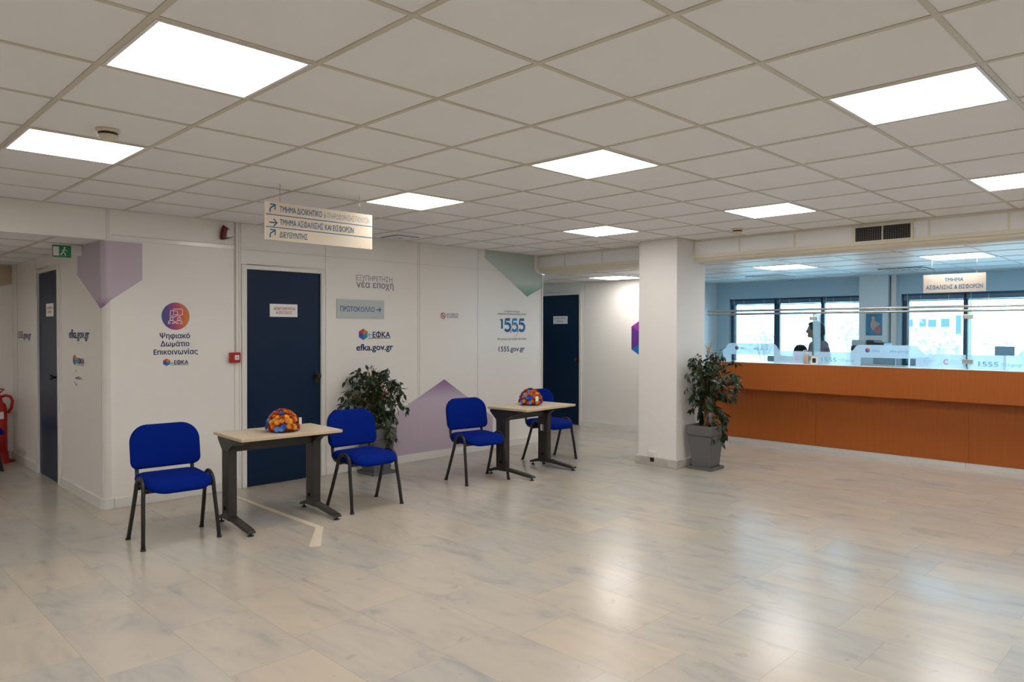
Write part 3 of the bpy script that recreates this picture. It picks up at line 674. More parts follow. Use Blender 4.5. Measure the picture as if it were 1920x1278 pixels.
g = MB(); ct = (HU, HV); hx = [(HU+HR*sin(PI/3*k)*1.0, HV+HR*cos(PI/3*k)) for k in range(6)]   # top, upper right, lower right, bottom, lower left, upper left
for a, b, mi in ((5, 0, 0), (4, 5, 1), (3, 4, 2), (0, 1, 3), (1, 2, 4), (2, 3, 5)): g.add([PP(*ct), PP(*hx[b]), PP(*hx[a])], [(0, 2, 1)], mi)
tag(g.raw('hexagon_emblem', [m_purple2, m_violet, m_azure, HEXM[0], HEXM[1], HEXM[2]]), 'large violet and blue hexagon emblem on the passage wall, cut by the pillar', 'emblem')

def logo(root, hexb, eb, txt, line, pl, pl2):
    g = MB(); hexlogo(g, (hexb[0]+hexb[1])/2, (hexb[2]+hexb[3])/2, (hexb[1]-hexb[0])/2, (hexb[3]-hexb[2])/2, pl); g.raw('emblem', HEXM, root)
    g = MB(); text(g, 'e-', *eb, pl2, .005); g.raw('small_letter', m_sky, root)
    g = MB(); text(g, 'ΕΦΚΑ', *txt, pl2, .012)
    if line: g.add([pl2(line[0], line[2]), pl2(line[1], line[2]), pl2(line[1], line[3]), pl2(line[0], line[3])], [(0, 1, 2, 3)])
    g.raw('lettering', m_navy, root)
r = sticker('wall_lettering', 'round multicolour two-people icon over navy lettering on the long wall', 'wall lettering')
g = MB(); disc(g, 1.6255, 1.6425, .1225, PW, n=56); g.raw('roundel', m_circle, r)
def ic(x, y): return (1.503+(x-225)/515*.245, 1.765-(y-72)/503*.245)
g = MB(); wl = .0065
stroke(g, [ic(*p) for p in ((440, 190), (607, 190), (607, 297), (572, 297), (562, 325), (535, 297), (440, 297))], wl, PW2, closed=True)
stroke(g, [ic(*p) for p in ((435, 225), (382, 225), (382, 320), (430, 320), (450, 350), (470, 320), (515, 320), (515, 225))], wl, PW2, closed=True)
for cx, ox in ((402, 0), (542, 140)):
    stroke(g, [ic(cx+27*cos(t), 372+30*sin(t)) for t in [2*PI*i/18 for i in range(18)]], wl, PW2, closed=True)
stroke(g, [ic(*p) for p in ((348, 467), (348, 430), (362, 410), (402, 402), (440, 410), (505, 462))], wl, PW2)
stroke(g, [ic(*p) for p in ((597, 467), (597, 430), (583, 410), (543, 402), (505, 410), (430, 462))], wl, PW2)
for x in (372, 424, 520, 568): stroke(g, [ic(x, 435), ic(x, 467)], wl, PW2)
g.raw('icon', m_paper, r)
g = MB(); text(g, 'Ψηφιακό', 1.486, 1.751, 1.445, 1.489, PW, .013); text(g, 'Δωμάτιο', 1.493, 1.746, 1.373, 1.418, PW, .013); text(g, 'Επικοινωνίας', 1.434, 1.822, 1.300, 1.345, PW, .013); g.raw('lettering', m_navy, r)
logo(r, (1.514, 1.576, 1.197, 1.265), (1.578, 1.607, 1.214, 1.238), (1.609, 1.734, 1.211, 1.246), (1.578, 1.735, 1.203, 1.2065), PW, PW2)
r = sticker('wall_lettering', 'grey two-line slogan above the grey direction sign on the long wall')
g = MB(); text(g, 'ΕΞΥΠΗΡΕΤΗΣΗ', 3.525, 4.005, 2.062, 2.118, PW, .0); g.raw('lettering', m_grey, r)
g = MB(); text(g, 'νέα εποχή', 3.528, 4.022, 1.986, 2.056, PW, .012); g.raw('bold_lettering', m_grey, r)
r = tag(MB().box(3.282, 3.888, YW-.008, YW, 1.646, 1.852).build('wall_sign', m_signg), 'grey-blue sign with a teal word and arrow right of the middle door', 'sign')
PS = plY(YW-.009); g = MB(); text(g, 'ΠΡΩΤΟΚΟΛΛΟ', 3.324, 3.762, 1.722, 1.776, PS, .004); arrow(g, 3.785, 3.843, 1.748, .05, .010, PS); g.raw('lettering', m_teal, r)
r = sticker('wall_lettering', 'rainbow hexagon logo over a navy web address below the grey direction sign')
logo(r, (3.561, 3.673, 1.412, 1.539), (3.678, 3.734, 1.451, 1.505), (3.738, 3.975, 1.441, 1.503), (3.678, 3.977, 1.430, 1.436), PW, PW2)
g = MB(); text(g, 'efka.gov.gr', 3.527, 4.016, 1.300, 1.368, PW, .015); g.raw('web_address', m_navy, r)
r = tag(MB().box(4.70, 5.0, YW-.003, YW, 1.652, 1.745).build('no_smoking_sticker', m_paper), 'small white no-smoking sticker in the middle of the long wall', 'sticker')
PS = plY(YW-.0035); g = MB(); stroke(g, arc(4.748, 1.697, .033, 0, 342, 19), .011, PS, closed=True); stroke(g, [(4.726, 1.72), (4.77, 1.674)], .010, PS); g.raw('ring', m_redt, r)
PS2 = plY(YW-.0032); g = MB(); text(g, 'ΑΠΑΓΟΡΕΥΕΤΑΙ', 4.798, 4.994, 1.702, 1.727, PS, .01); text(g, 'ΤΟ ΚΑΠΝΙΣΜΑ', 4.804, 4.988, 1.671, 1.697, PS, .01); stroke(g, [(4.73, 1.694), (4.766, 1.694)], .008, PS2); g.raw('lettering', m_dgrey, r)
r = sticker('wall_lettering', 'blue numeral logo, slogan and web address at the right end of the long wall')
g = MB(); text(g, 'ΕΞΥΠΗΡΕΤΗΣΗ ΠΟΛΙΤΩΝ', 5.788, 6.072, 1.761, 1.780, PW, .005); text(g, 'ΑΣΦΑΛΙΣΤΙΚΑ, ΕΡΓΑΣΙΑΚΑ & ΚΟΙΝΩΝΙΚΑ ΘΕΜΑΤΑ', 5.660, 6.200, 1.727, 1.747, PW, .003); text(g, 'Μία γραμμή, για να βρίσκεις άκρη', 5.661, 6.199, 1.400, 1.424, PW, .004); g.raw('small_lettering', m_dgrey, r)
def five(mb, u, v, w_, h, st, pl, mi):
    stroke(mb, [(u+w_*.84, v+h-st/2), (u+w_*.22, v+h-st/2), (u+w_*.16, v+h*.56), (u+w_*.40, v+h*.61)]+arc(u+w_*.46, v+h*.33, w_*.42, 75, -150, 14, h*.27), st, pl, mi)
g = MB(); hD = .178; stw = .038
stroke(g, [(5.712, 1.655), (5.745, 1.664), (5.745, 1.545)], stw*.95, PW)
for k, u in enumerate((5.785, 5.918, 6.052)): five(g, u, 1.507, .128, hD, stw, plY(YW-e_*(1.2+.3*k)), 0 if k != 1 else 1)
g.raw('numerals', [mat('deep_cyan_blue_print', (.005, .13, .33), .45, .35), mat('bright_cyan_blue_print', (.005, .25, .60), .45, .35)], r)
g = MB(); PS = plY(YW-.0026); stroke(g, arc(5.972, 1.548, .05, 20, 160, 10), .011, PS); disc(g, 5.906, 1.506, .014, PS, n=14, r2=.02); disc(g, 6.040, 1.512, .015, PS, n=14, r2=.02); stroke(g, arc(5.975, 1.505, .06, -15, -80, 8), .007, PS); g.raw('headset', m_coral, r)
g = MB(); text(g, '1555.gov.gr', 5.686, 6.174, 1.249, 1.312, PW, .010); g.raw('web_address', m_navy, r)
# corridor wall
PC = plX(1.03-e_); PC2 = plX(1.03-2*e_)
r = sticker('wall_lettering', 'navy web address and two logos on the corridor wall right of the leftmost door')
g = MB(); text(g, 'efka.gov.gr', -5.231, -4.585, 1.443, 1.520, PC, .015); g.raw('web_address', m_navy, r)
logo(r, (-5.103, -4.984, 1.188, 1.292), (-4.984, -4.966, 1.215, 1.25), (-4.966, -4.745, 1.210, 1.261), (-4.966, -4.745, 1.196, 1.200), PC, PC2)
def myhex(root, u, v, s, pl, lt):
    g = MB(); stroke(g, [(u+s*.45, v+s*.72), (u, v+s), (u-s*.5, v+s*.68)], s*.11, pl, 0); stroke(g, [(u-s*.86, v+s*.4), (u-s*.86, v-s*.5)], s*.04, pl, 2); stroke(g, [(u-s*.86, v-s*.5), (u, v-s), (u+s*.5, v-s*.7)], s*.13, pl, 1); g.raw('hexagon_outline', [m_orange, m_navy, m_purple2], root)
    g = MB(); text(g, 'myEFKA', *lt, pl, .003); text(g, 'live', lt[1]+.01, lt[1]+.01+(lt[1]-lt[0])*.35, lt[2], lt[3], pl, .0, 1); g.raw('lettering', [m_navy, m_tan], root)
myhex(r, -5.0, 1.078, .072, PC, (-5.02, -4.85, 1.066, 1.092))
r = sticker('wall_lettering', 'navy web address on the corridor wall left of the leftmost door')
g = MB(); text(g, '1555.gov.gr', -7.36, -6.72, 1.425, 1.497, PC, .012); g.raw('web_address', m_navy, r)
# door notices
def notice(name, box, pl, lines, m_, label):
    r = empty(name); tag(r, label, 'notice'); g = MB(); u0, u1, v0, v1 = box
    g.add([pl(u0, v0, 0), pl(u1, v0, 0), pl(u1, v1, 0), pl(u0, v1, 0), pl(u0, v0, .0015), pl(u1, v0, .0015), pl(u1, v1, .0015), pl(u0, v1, .0015)], [(3, 2, 1, 0), (4, 5, 6, 7), (0, 1, 5, 4), (1, 2, 6, 5), (2, 3, 7, 6), (3, 0, 4, 7)]); g.build('sheet', m_paper, r)
    g = MB()
    for t, a, b, c, d in lines: text(g, t, a, b, c, d, lambda u, v, d2=0: pl(u, v, .0022+d2), .008)
    g.raw('lettering', m_, r)
notice('door_notice', (2.530, 2.829, 1.652, 1.780), lambda u, v, d: (u, YW+.0038-d, v), [('ΑΠΑΓΟΡΕΥΕΤΑΙ', 2.570, 2.804, 1.720, 1.747), ('Η ΕΙΣΟΔΟΣ', 2.597, 2.771, 1.682, 1.708)], m_redt, 'white notice with red lettering on the middle blue door')
notice('door_notice', (-6.087, -5.80, 1.655, 1.785), lambda u, v, d: (1.0338-d, -u, v), [('ΑΠΑΓΟΡΕΥΕΤΑΙ', -6.05, -5.84, 1.728, 1.752), ('Η ΕΙΣΟΔΟΣ', -6.02, -5.87, 1.688, 1.712)], mat('faded_orange_lettering', (.65, .25, .12), .5, .3), 'white notice with faded lettering on the leftmost blue door')
notice('door_notice', (-5.476, -5.167, 1.634, 1.761), lambda u, v, d: (XP+.0038-d, -u, v), [('ΤΜΗΜΑ ΑΣΦΑΛΙΣΗΣ &', -5.455, -5.19, 1.712, 1.735), ('ΕΙΣΦΟΡΩΝ', -5.40, -5.26, 1.664, 1.687)], m_sky, 'white notice with blue lettering on the passage door')
# exit sign
r = empty('exit_sign', (0, 0, 0)); tag(r, 'small green and white exit light below the low corridor ceiling', 'exit sign')
MB().box(.945, 1.029, 4.80, 4.845, 2.185, 2.275).build('housing', m_white, r)
g = MB(); PE = plY(4.7985); fE = lambda u, v: (.84+u, 4.86-.35*u, v)
pl_ = MB().box(.80, .945, 4.80, 4.812, 2.160, 2.265); pl_.build('plate', mat('green_sign_face', (.02, .26, .10), .4, .4), r)
PE = plY(4.799); g = MB(); g.add([PE(.805, 2.172), PE(.85, 2.172), PE(.85, 2.252), PE(.805, 2.252)], [(0, 1, 2, 3)]); disc(g, .893, 2.245, .008, PE, n=12); stroke(g, [(.893, 2.236), (.885, 2.208), (.900, 2.19), (.898, 2.172)], .009, PE); stroke(g, [(.885, 2.208), (.870, 2.19), (.862, 2.178)], .009, PE); stroke(g, [(.872, 2.215), (.892, 2.232), (.912, 2.218)], .006, PE); g.raw('pictogram', m_paper, r)
# fire alarm sounder and call point with its conduit
r = empty('alarm_sounder', (2.075, YW, 2.425)); tag(r, 'dark red rounded-triangle alarm sounder with white lens high on the wall', 'alarm')
def tri(s, k=6, ox=0, oz=0, rot=0):
    P = []; C = [(s*cos(rot+PI/2+2*PI*i/3), s*sin(rot+PI/2+2*PI*i/3)) for i in range(3)]
    for i in range(3):
        a, b = C[i], C[(i+1) % 3]; 
        for t in [j/k for j in range(k)]:
            x = a[0]+(b[0]-a[0])*t; z = a[1]+(b[1]-a[1])*t; q = 1+.28*sin(PI*t)
            P.append((ox+x*q, oz+z*q))
    return P
tr_ = tri(.082, rot=.35)
g = MB(); g.prism(tr_, lambda x, z: (x*.8, -.001, z*.8), lambda x, z: (x, -.035, z)); g.prism(tr_, lambda x, z: (x, -.035, z), lambda x, z: (x*.8+.006, -.060, z*.8)); g.build('body', m_dkred, r)
g = MB(); t2 = tri(.050, rot=.35+PI/3*0, ox=.024, oz=-.004); g.prism(t2, lambda x, z: (x, -.056, z), lambda x, z: (x*.8+.005, -.078, z*.8)); g.build('lens', m_white, r)
r = empty('fire_call_point', (2.16, YW, 1.26)); tag(r, 'red manual fire call point left of the middle door', 'fire call point')
MB().box(-.048, .048, -.052, -.004, -.048, .048).build('housing', m_red, r, bevel=.006); MB().box(-.012, .030, -.055, -.051, -.022, .022).build('window', m_paper, r); MB().box(.004, .014, -.0562, -.0548, -.005, .005).build('target_mark', m_black, r)
tag(MB().box(2.176, 2.183, YW-.009, YW-.0031, 1.309, H).build('cable_conduit', mat('grey_conduit', (.52, .50, .47), .4, .4)), 'thin cable conduit running up the wall from the call point', 'conduit')
# hanging direction sign
r = empty('hanging_direction_sign', (0, 0, 0)); tag(r, 'beige hanging direction sign with three lines and arrows in the middle of the hall', 'sign')
YS = 2.2
MB().box(1.487, 2.362, YS, YS+.018, 2.143, 2.406).build('plate', m_signb, r)
PS = plY(YS-.001); g = MB()
text(g, 'ΤΜΗΜΑ ΔΙΟΙΚΗΤΙΚΟ', 1.591, 1.925, 2.342, 2.383, PS, .004); text(g, 'ΤΜΗΜΑ ΑΣΦΑΛΙΣΗΣ ΚΑΙ ΕΙΣΦΟΡΩΝ', 1.592, 2.194, 2.252, 2.293, PS, .004); text(g, 'ΔΙΕΥΘΥΝΤΗΣ', 1.590, 1.807, 2.166, 2.205, PS, .004)
for z in (2.318, 2.2315): g.add([PS(1.487, z-.0028), PS(2.362, z-.0028), PS(2.362, z+.0028), PS(1.487, z+.0028)], [(0, 1, 2, 3)])
arrow(g, 1.514, 1.571, 2.264, .052, .009, PS)
for z in (2.333, 2.158): stroke(g, [(1.520, z), (1.520, z+.024), (1.528, z+.034), (1.556, z+.052)], .009, PS); stroke(g, [(1.520, z+.056), (1.558, z+.056), (1.556, z+.020)], .009, plY(YS-.0012))
g.raw('lettering', m_teal, r)
g = MB(); text(g, '& ΠΛΗΡΟΦΟΡΗΣΗΣ ΠΟΛΙΤΩΝ', 1.940, 2.338, 2.338, 2.378, PS, .0); g.raw('faded_lettering', m_teal2, r)
for x in (1.598, 2.251): MB().tube([(x, YS+.009, 2.40), (x, YS+.009, H-.003)], .0022, 6).build('wire', m_steel, r)
r = empty('hanging_department_sign', (0, 0, 0)); tag(r, 'beige hanging department sign above the counter at right', 'sign'); XS = 7.6
MB().box(XS, XS+.018, -.748, -.193, 1.920, 2.106).build('plate', mat('warm_grey_sign_plate', (.62, .57, .50), .45, .4), r); PS = plX(XS-.001)
g = MB(); text(g, 'ΤΜΗΜΑ', .387, .556, 2.029, 2.066, PS, .006); text(g, 'ΑΣΦΑΛΙΣΗΣ & ΕΙΣΦΟΡΩΝ', .220, .724, 1.954, 1.994, PS, .006); g.raw('lettering', m_teal, r)
for y in (-.27, -.67): MB().tube([(XS+.009, y, 2.10), (XS+.009, y, HL-.003)], .001, 6).build('wire', m_steel, r)
# socket box at the pillar's foot
r = empty('pillar_socket', (6.085, 2.125, .10)); tag(r, 'small white socket box with a plug at the foot of the white pillar', 'socket')
MB().box(-.012, .024, -.048, .048, -.008, .062).build('box', m_white, r, bevel=.004); MB().box(-.022, -.001, -.028, .012, -.055, -.012).build('plug', m_black, r, bevel=.003)
# marble cable-duct cover let into the floor
tag(MB().prism([(2.012, 3.93), (2.055, 3.93), (2.068, 2.455), (2.015, 2.445)], lambda x, y: (x, y, .0005), lambda x, y: (x, y, .004)).prism([(2.075, 2.44), (2.015, 2.455), (1.725, 2.045), (1.79, 1.995)], lambda x, y: (x, y, .0005), lambda x, y: (x, y, .005)).build('floor_cable_cover', mat('worn_cream_strip', (.62, .55, .44), .45, .4, var=.15, vscale=20)), 'cream angled cable cover strip on the floor in front of the nearer desk', 'cable cover')

# ------------------------------------------------------------------ reception counter and its screen
CX0, CX1 = 8.25, 8.44
r = empty('reception_counter', (CX1, -.7, 0)); r.location = (0, 0, 0); tag(r, 'long cherry-wood reception counter with a stepped front at right', 'counter')
CY0, CY1 = -4.6, 2.70
MB().box(CX0, CX0+.03, CY0, CY1, .748, 1.098).build('upper_front_panel', m_cherry, r)
for a, b in ((1.245, CY1), (-.429, 1.243), (-2.101, -.431), (CY0, -2.103)): MB().box(CX1, CX1+.03, a, b, .062, .80).build('lower_front_panel', m_cherry, r)
MB().box(CX0+.03, CX1+.01, CY0, CY1, .748, .775).build('underside', m_cherry, r)
for a, b in ((1.292, CY1), (-.40, 1.288), (CY0, -.404)): MB().box(CX1-.006, CX1+.006, a, b, 0, .060).build('kick_plate', m_kick, r)
MB().box(CX0-.004, 8.80, CY0, CY1, 1.098, 1.106).build('worktop', mat('white_worktop', (.78, .79, .80), .25, .5), r)
MB().box(8.50, 8.80, CY0, CY1-.03, .05, 1.098).build('carcass', m_office, r)
XG = 8.33
JO = [2.70, 1.243, -.431, -2.105]
def fillet_frost(o, yj):     # o: left edge y of pane, pane 1.674 wide; local t measured toward -y
    def Q(t, z): return (o-t, z)
    top = [Q(0.012, 1.262), Q(.445, 1.266), Q(.490, 1.30), Q(.507, 1.330), Q(.528, 1.350), Q(.56, 1.357), Q(1.14, 1.357), Q(1.175, 1.350), Q(1.205, 1.325), Q(1.232, 1.285), Q(1.262, 1.266), Q(1.662, 1.262)]
    return top
def pane(o, width, label, logos, hump_from=None):
    r = empty('glass_screen', (XG, o-width/2, 1.107)); tag(r, label, 'glass screen', 'glass screens on the counter')
    L = lambda y, z, x=0: (x, y-(o-width/2), z-1.107)
    hw = width/2-.004
    MB().box(0, .008, -hw, hw, 0, .63).build('glass', m_screen, r)
    MB().box(.0002, .0078, -hw-.002, -hw, 0, .63).box(.0002, .0078, hw, hw+.002, 0, .63).build('polished_edge', m_green, r)
    s = width-1.674                       # a wider first pane starts with its hump cut short
    t0 = 0
    a = MB()
    top = fillet_frost(o+(1.674-width), 0)
    top = [p for p in top if p[0] < o-.006]
    def band(pts):
        for (ya, za), (yb, zb) in zip(pts, pts[1:]):
            lo_a = 1.112
            a.add([L(ya, lo_a, -.0012), L(yb, lo_a, -.0012), L(yb, zb, -.0012), L(ya, za, -.0012)], [(0, 1, 2, 3)])
    oo = o+(1.674-width); c0, c1, cz = oo-.570, oo-1.168, 1.205
    segs = []
    ys = sorted(set([p[0] for p in top]+[c0, c1]), reverse=True)
    def zt(y):
        for (ya, za), (yb, zb) in zip(top, top[1:]):
            if yb-1e-9 <= y <= ya+1e-9: return za+(zb-za)*((ya-y)/(ya-yb) if ya != yb else 0)
        return top[0][1] if y > top[0][0] else top[-1][1]
    for ya, yb in zip(ys, ys[1:]):
        lo = cz if (ya <= c0+1e-9 and yb >= c1-1e-9) else 1.107
        a.add([L(ya, lo, -.0012), L(yb, lo, -.0012), L(yb, zt(yb), -.0012), L(ya, zt(ya), -.0012)], [(0, 1, 2, 3)])
    a.raw('frosted_film', m_frost, r)
    pl = lambda u, v, d=0: L(-u, v, -.0028-d)
    g = MB(); q = -oo
    if q+.24 > -o+.05:
        text(g, '1555', q+.105, q+.29, 1.142, 1.193, pl, .013); text(g, '1555.gov.gr', q+.315, q+.50, 1.150, 1.185, pl, .004)
    text(g, 'ΕΦΚΑ', q+.70, q+.785, 1.273, 1.303, pl, .002); text(g, 'efka.gov.gr', q+.89, q+1.10, 1.273, 1.303, pl, .004)
    g.raw('lettering', mat('pale_blue_glass_lettering', (.22, .50, .74), .5, .3), r)
    g = MB(); hexlogo(g, q+.648, 1.293, .025, .03, pl); g.raw('emblem', HEXM, r)
    g = MB(); u, v, s_ = q+1.285, 1.183, .034; stroke(g, [(u+s_*.4, v+s_*.75), (u, v+s_), (u-s_*.85, v+s_*.5), (u-s_*.85, v-s_*.5), (u, v-s_), (u+s_*.6, v-s_*.65)], s_*.14, pl, 0); text(g, 'myEFKA', u-.012, u+.075, v-.006, v+.010, pl, .0, 0)
    stroke(g, arc(q+1.475, 1.18, .024, 40, 320, 14), .018, pl, 1)
    for k, z in enumerate((1.196, 1.181, 1.166)): text(g, ('Ψηφιακό', 'Δωμάτιο', 'Επικοινωνίας')[k], q+1.515, q+1.575+.03*(k == 2), z-.004, z+.006, pl, 0, 0)
    g.raw('small_logos', [mat('faint_blue_print', (.36, .52, .72), .5, .3), mat('faint_violet_print', (.58, .42, .62), .5, .3)], r)
    return r
pane(2.70, 1.457, 'leftmost clear screen with a frosted band on the counter, behind the ficus', 0)
pane(1.243, 1.674, 'middle clear screen with a frosted band on the counter', 1)
pane(-.431, 1.674, 'rightmost clear screen with a frosted band on the counter, cut by the picture edge', 2)
for y, lb in ((1.243, 'glass fin standing between the left and the middle counter screens'), (-.431, 'thin glass fin standing between the middle and the right counter screens')):
    r = empty('glass_fin', (XG, y, 1.107)); tag(r, lb, 'glass fin'); d_ = .21 if y > 0 else .10
    MB().box(.012, .012+d_, -.005, .005, 0, .63).build('glass', m_fin if y > 0 else m_screen, r); MB().box(.0105, .012, -.005, .005, 0, .63).box(.012+d_, .0135+d_, -.005, .005, 0, .63).build('polished_edge', m_green, r)
    for z in (.575, .082): MB().box(-.012, .02, -.055, .045, z-.024, z+.024).build('clamp', m_steel, r, bevel=.003)
r = empty('screen_rail', (0, 0, 0)); tag(r, 'pair of thin horizontal metal rails along the top of the counter screens', 'rail')
for z in (1.795, 1.750):
    MB().tube([(XG+.016, -4.5, z), (XG+.016, 2.72, z)], .0145, 10).build('tube', m_steel, r)
for y in (2.68, .35, -1.3): MB().tube([(XG+.016, y, 1.735), (XG+.016, y, 1.81)], .009, 8).build('clip', m_steel, r)
# things on and behind the counter
r = empty('sanitizer_bottle', (8.285, 1.31, 1.107)); tag(r, 'clear pump bottle with a beige tinge standing on the counter before the screen joint', 'pump bottle')
MB().lathe([(0, 0), (.030, 0), (.033, .006), (.033, .105), (.026, .122), (.012, .130), (0, .130)], n=20).build('bottle', mat('beige_gel_bottle', (.62, .52, .40), .25, .5, trans=.3), r)
MB().lathe([(.013, .130), (.013, .143), (.005, .144), (.005, .165), (.009, .166), (.009, .172), (0, .173)], n=12).tube([(0, 0, .169), (0, .03, .169), (0, .037, .160)], .0045, 6).build('pump', m_white, r)
r = empty('card_reader', (8.285, 1.205, 1.107)); tag(r, 'small pale card terminal with a dark screen on the counter beside the pump bottle', 'card terminal')
MB().box(-.012, .012, -.04, .04, 0, .095).build('housing', m_white, r, bevel=.005); MB().box(-.0135, -.0118, -.022, .022, .018, .075).build('display', m_black, r)
r = empty('staff_desk', (9.0, .4, 0)); tag(r, 'white staff work surface behind the counter under the monitors', 'desk')
MB().box(-.18, .22, -3.0, 2.4, .72, .745).build('worktop', m_white, r)
for y in (-2.9, -1.2, .5, 2.3): MB().box(-.14, .16, y-.02, y+.02, 0, .72).build('panel_leg', m_white, r)
def monitor(y, x, rz, label, wd=.50, ht=.30, zc=1.05):
    r = empty('monitor', (x, y, .745)); tag(r, label, 'monitor', 'monitors behind the counter'); r.rotation_euler = (0, 0, rz)
    MB().box(-.015, .020, -wd/2, wd/2, zc-ht/2-.745, zc+ht/2-.745).build('casing', mat('grey_blue_monitor_back', (.22, .30, .36), .4, .4), r, bevel=.006); MB().box(.020, .022, -wd/2+.015, wd/2-.015, zc-ht/2-.73, zc+ht/2-.76).build('display', m_black, r)
    MB().box(-.045, -.015, -.03, .03, 0.01, zc-.72).build('stand', m_black, r); MB().lathe([(0, 0), (.10, 0), (.095, .012), (0, .014)], n=20, c=(-.02, 0, 0)).build('foot', m_black, r)
monitor(1.92, 9.0, .1, 'monitor behind the left counter screen', .44, .27, 1.04); monitor(.62, 9.0, .0, 'left of two monitor backs seen through the middle screen opening', .26, .40, 1.03); monitor(.22, 9.02, .2, 'right of two monitor backs seen through the middle screen opening', .22, .36, 1.02)
r = empty('desk_phone', (8.97, 2.26, .746)); tag(r, 'black desk telephone behind the left counter screen', 'telephone')
MB().prism([(-.09, 0), (.09, 0), (.09, .03), (-.09, .07)], lambda x, z: (x, -.08, z), lambda x, z: (x, .08, z)).build('body', m_black, r); MB().tube([(-.07, -.06, .08), (-.05, -.06, .095), (.05, -.06, .065), (.07, -.06, .045)], .018, 8).build('handset', m_black, r)
r = empty('customer_display', (8.62, -.72, 1.107)); tag(r, 'small grey-blue display panel on a stand above the frosted band at right', 'display')
MB().box(-.012, .012, -.09, .09, .145, .25).build('panel', mat('display_back', (.16, .27, .36), .4, .4), r); MB().tube([(0, 0, 0), (0, 0, .15)], .012, 10).build('stand', m_black, r); MB().lathe([(0, 0), (.05, 0), (.05, .008), (0, .01)], n=16).build('foot', m_black, r)
r = empty('printer', (9.42, .90, 0)); tag(r, 'black and grey office printer before the wall column with the poster', 'printer')
MB().box(-.2, .2, -.20, .21, 0, 1.235).build('cabinet', m_office, r); MB().box(-.19, .19, -.20, .21, 1.236, 1.33).build('body', m_black, r, bevel=.01); MB().box(-.18, .18, .03, .205, 1.331, 1.405).build('feeder', mat('printer_grey', (.33, .40, .44), .4, .4), r, bevel=.008); MB().prism([(-.19, 1.331), (.02, 1.331), (.02, 1.405), (-.06, 1.40), (-.08, 1.375), (-.19, 1.365)], lambda y, z: (-.16, y, z), lambda y, z: (.16, y, z)).build('lid', m_black, r)
r = tag(MB().box(9.872, 9.879, .93, 1.14, 1.462, 1.766).build('poster', mat('blue_poster', (.06, .26, .44), .5, .3, var=.5, vscale=14)), 'blue poster with two pale figures on the wall column behind the counter', 'poster')
PQ = plX(9.8712); g = MB(); disc(g, -1.045, 1.70, .022, PQ, 0, 16, .028); disc(g, -1.04, 1.61, .040, PQ, 0, 18, .07); disc(g, -.985, 1.62, .020, PQ, 0, 16, .026); disc(g, -.985, 1.535, .045, plX(9.8710), 1, 18, .055); g.raw('figures', [mat('poster_skin', (.55, .42, .38), .5, .3), mat('poster_rose', (.50, .20, .22), .5, .3)], r)
r = empty('office_chair', (9.72, 1.99, 0)); tag(r, 'dark high-backed office chair next to the standing person', 'office chair')
MB().lathe([(0, 1.325), (.05, 1.318), (.085, 1.28), (.10, 1.22), (.10, 1.10), (.07, 1.06), (0, 1.05)][::-1], n=20).build('headrest', m_dark, r)
cushion(.44, .55, .07, .035, (.08, .12), lambda x, v, z: (.05+z, x, .80+v)).build('backrest', m_dark, r); cushion(.46, .44, .08, .04, (.08, .08), lambda x, y, z: (y-.2, x, .47+z)).build('seat', m_dark, r)
MB().tube([(-.1, 0, .08), (-.1, 0, .43)], .025, 10).build('gas_lift', m_black, r)
MB().tube([(.07, 0, .48), (.09, 0, .75), (.07, 0, 1.08)], .02, 8).build('spine', m_black, r)
for k in range(5):
    a = k*2*PI/5; MB().tube([(-.1, 0, .09), (-.1+.27*cos(a), .27*sin(a), .06)], [.022, .014], 8).lathe([(0, .0), (.025, .005), (.025, .05), (0, .055)], c=(-.1+.27*cos(a), .27*sin(a), 0), n=10).build('leg', m_black, r)

# ------------------------------------------------------------------ the clerk: one skinned body standing sideways to the window
def ball(mb, c, r, n=16):
    vs = [(c[0]+r[0]*sin(PI*a/n)*cos(2*PI*b/n), c[1]+r[1]*sin(PI*a/n)*sin(2*PI*b/n), c[2]+r[2]*cos(PI*a/n)) for a in range(n+1) for b in range(n)]
    mb.add(vs, [(a*n+b, a*n+(b+1) % n, (a+1)*n+(b+1) % n, (a+1)*n+b) for a in range(n) for b in range(n)], 0, True)
def loft(mb, st_, n=20):               # stacked ellipses (x, y, z, rx, ry)
    vs = [(x+rx*cos(2*PI*k/n), y+ry*sin(2*PI*k/n), z) for x, y, z, rx, ry in st_ for k in range(n)]
    m = len(st_)-1
    mb.add(vs, [(a*n+k, a*n+(k+1) % n, (a+1)*n+(k+1) % n, (a+1)*n+k) for a in range(m) for k in range(n)]+[list(range(n))[::-1], list(range(m*n, m*n+n))], 0, True)
def limb(mb, pts, n=12):               # tapered limb with round joints
    mb.tube([p[:3] for p in pts], [p[3] for p in pts], n)
    for p in pts: ball(mb, p[:3], (p[3],)*3, 10)
def flesh(mb, name, m_, parent, vox):  # one continuous skin over everything collected
    o = mb.build(name, m_, parent)
    r_ = o.modifiers.new('skin', 'REMESH'); r_.mode = 'VOXEL'; r_.voxel_size = vox; r_.use_smooth_shade = True
    q = o.modifiers.new('relax', 'SMOOTH'); q.factor = .5; q.iterations = 4
    return o
m_skin = mat('skin', (.26, .15, .11), .5, .4); m_hair = mat('dark_hair', (.016, .014, .016), .5, .4, bump=.4, bscale=90); m_shirt = mat('mauve_grey_top', (.17, .14, .17), .8, .2, bump=.2, bscale=120); m_trou = mat('dark_trousers', (.02, .022, .03), .8, .2)
PR = empty('person', (9.42, 1.63, 0), PI/2); tag(PR, 'person in a mauve top standing sideways behind the counter at the window', 'person')
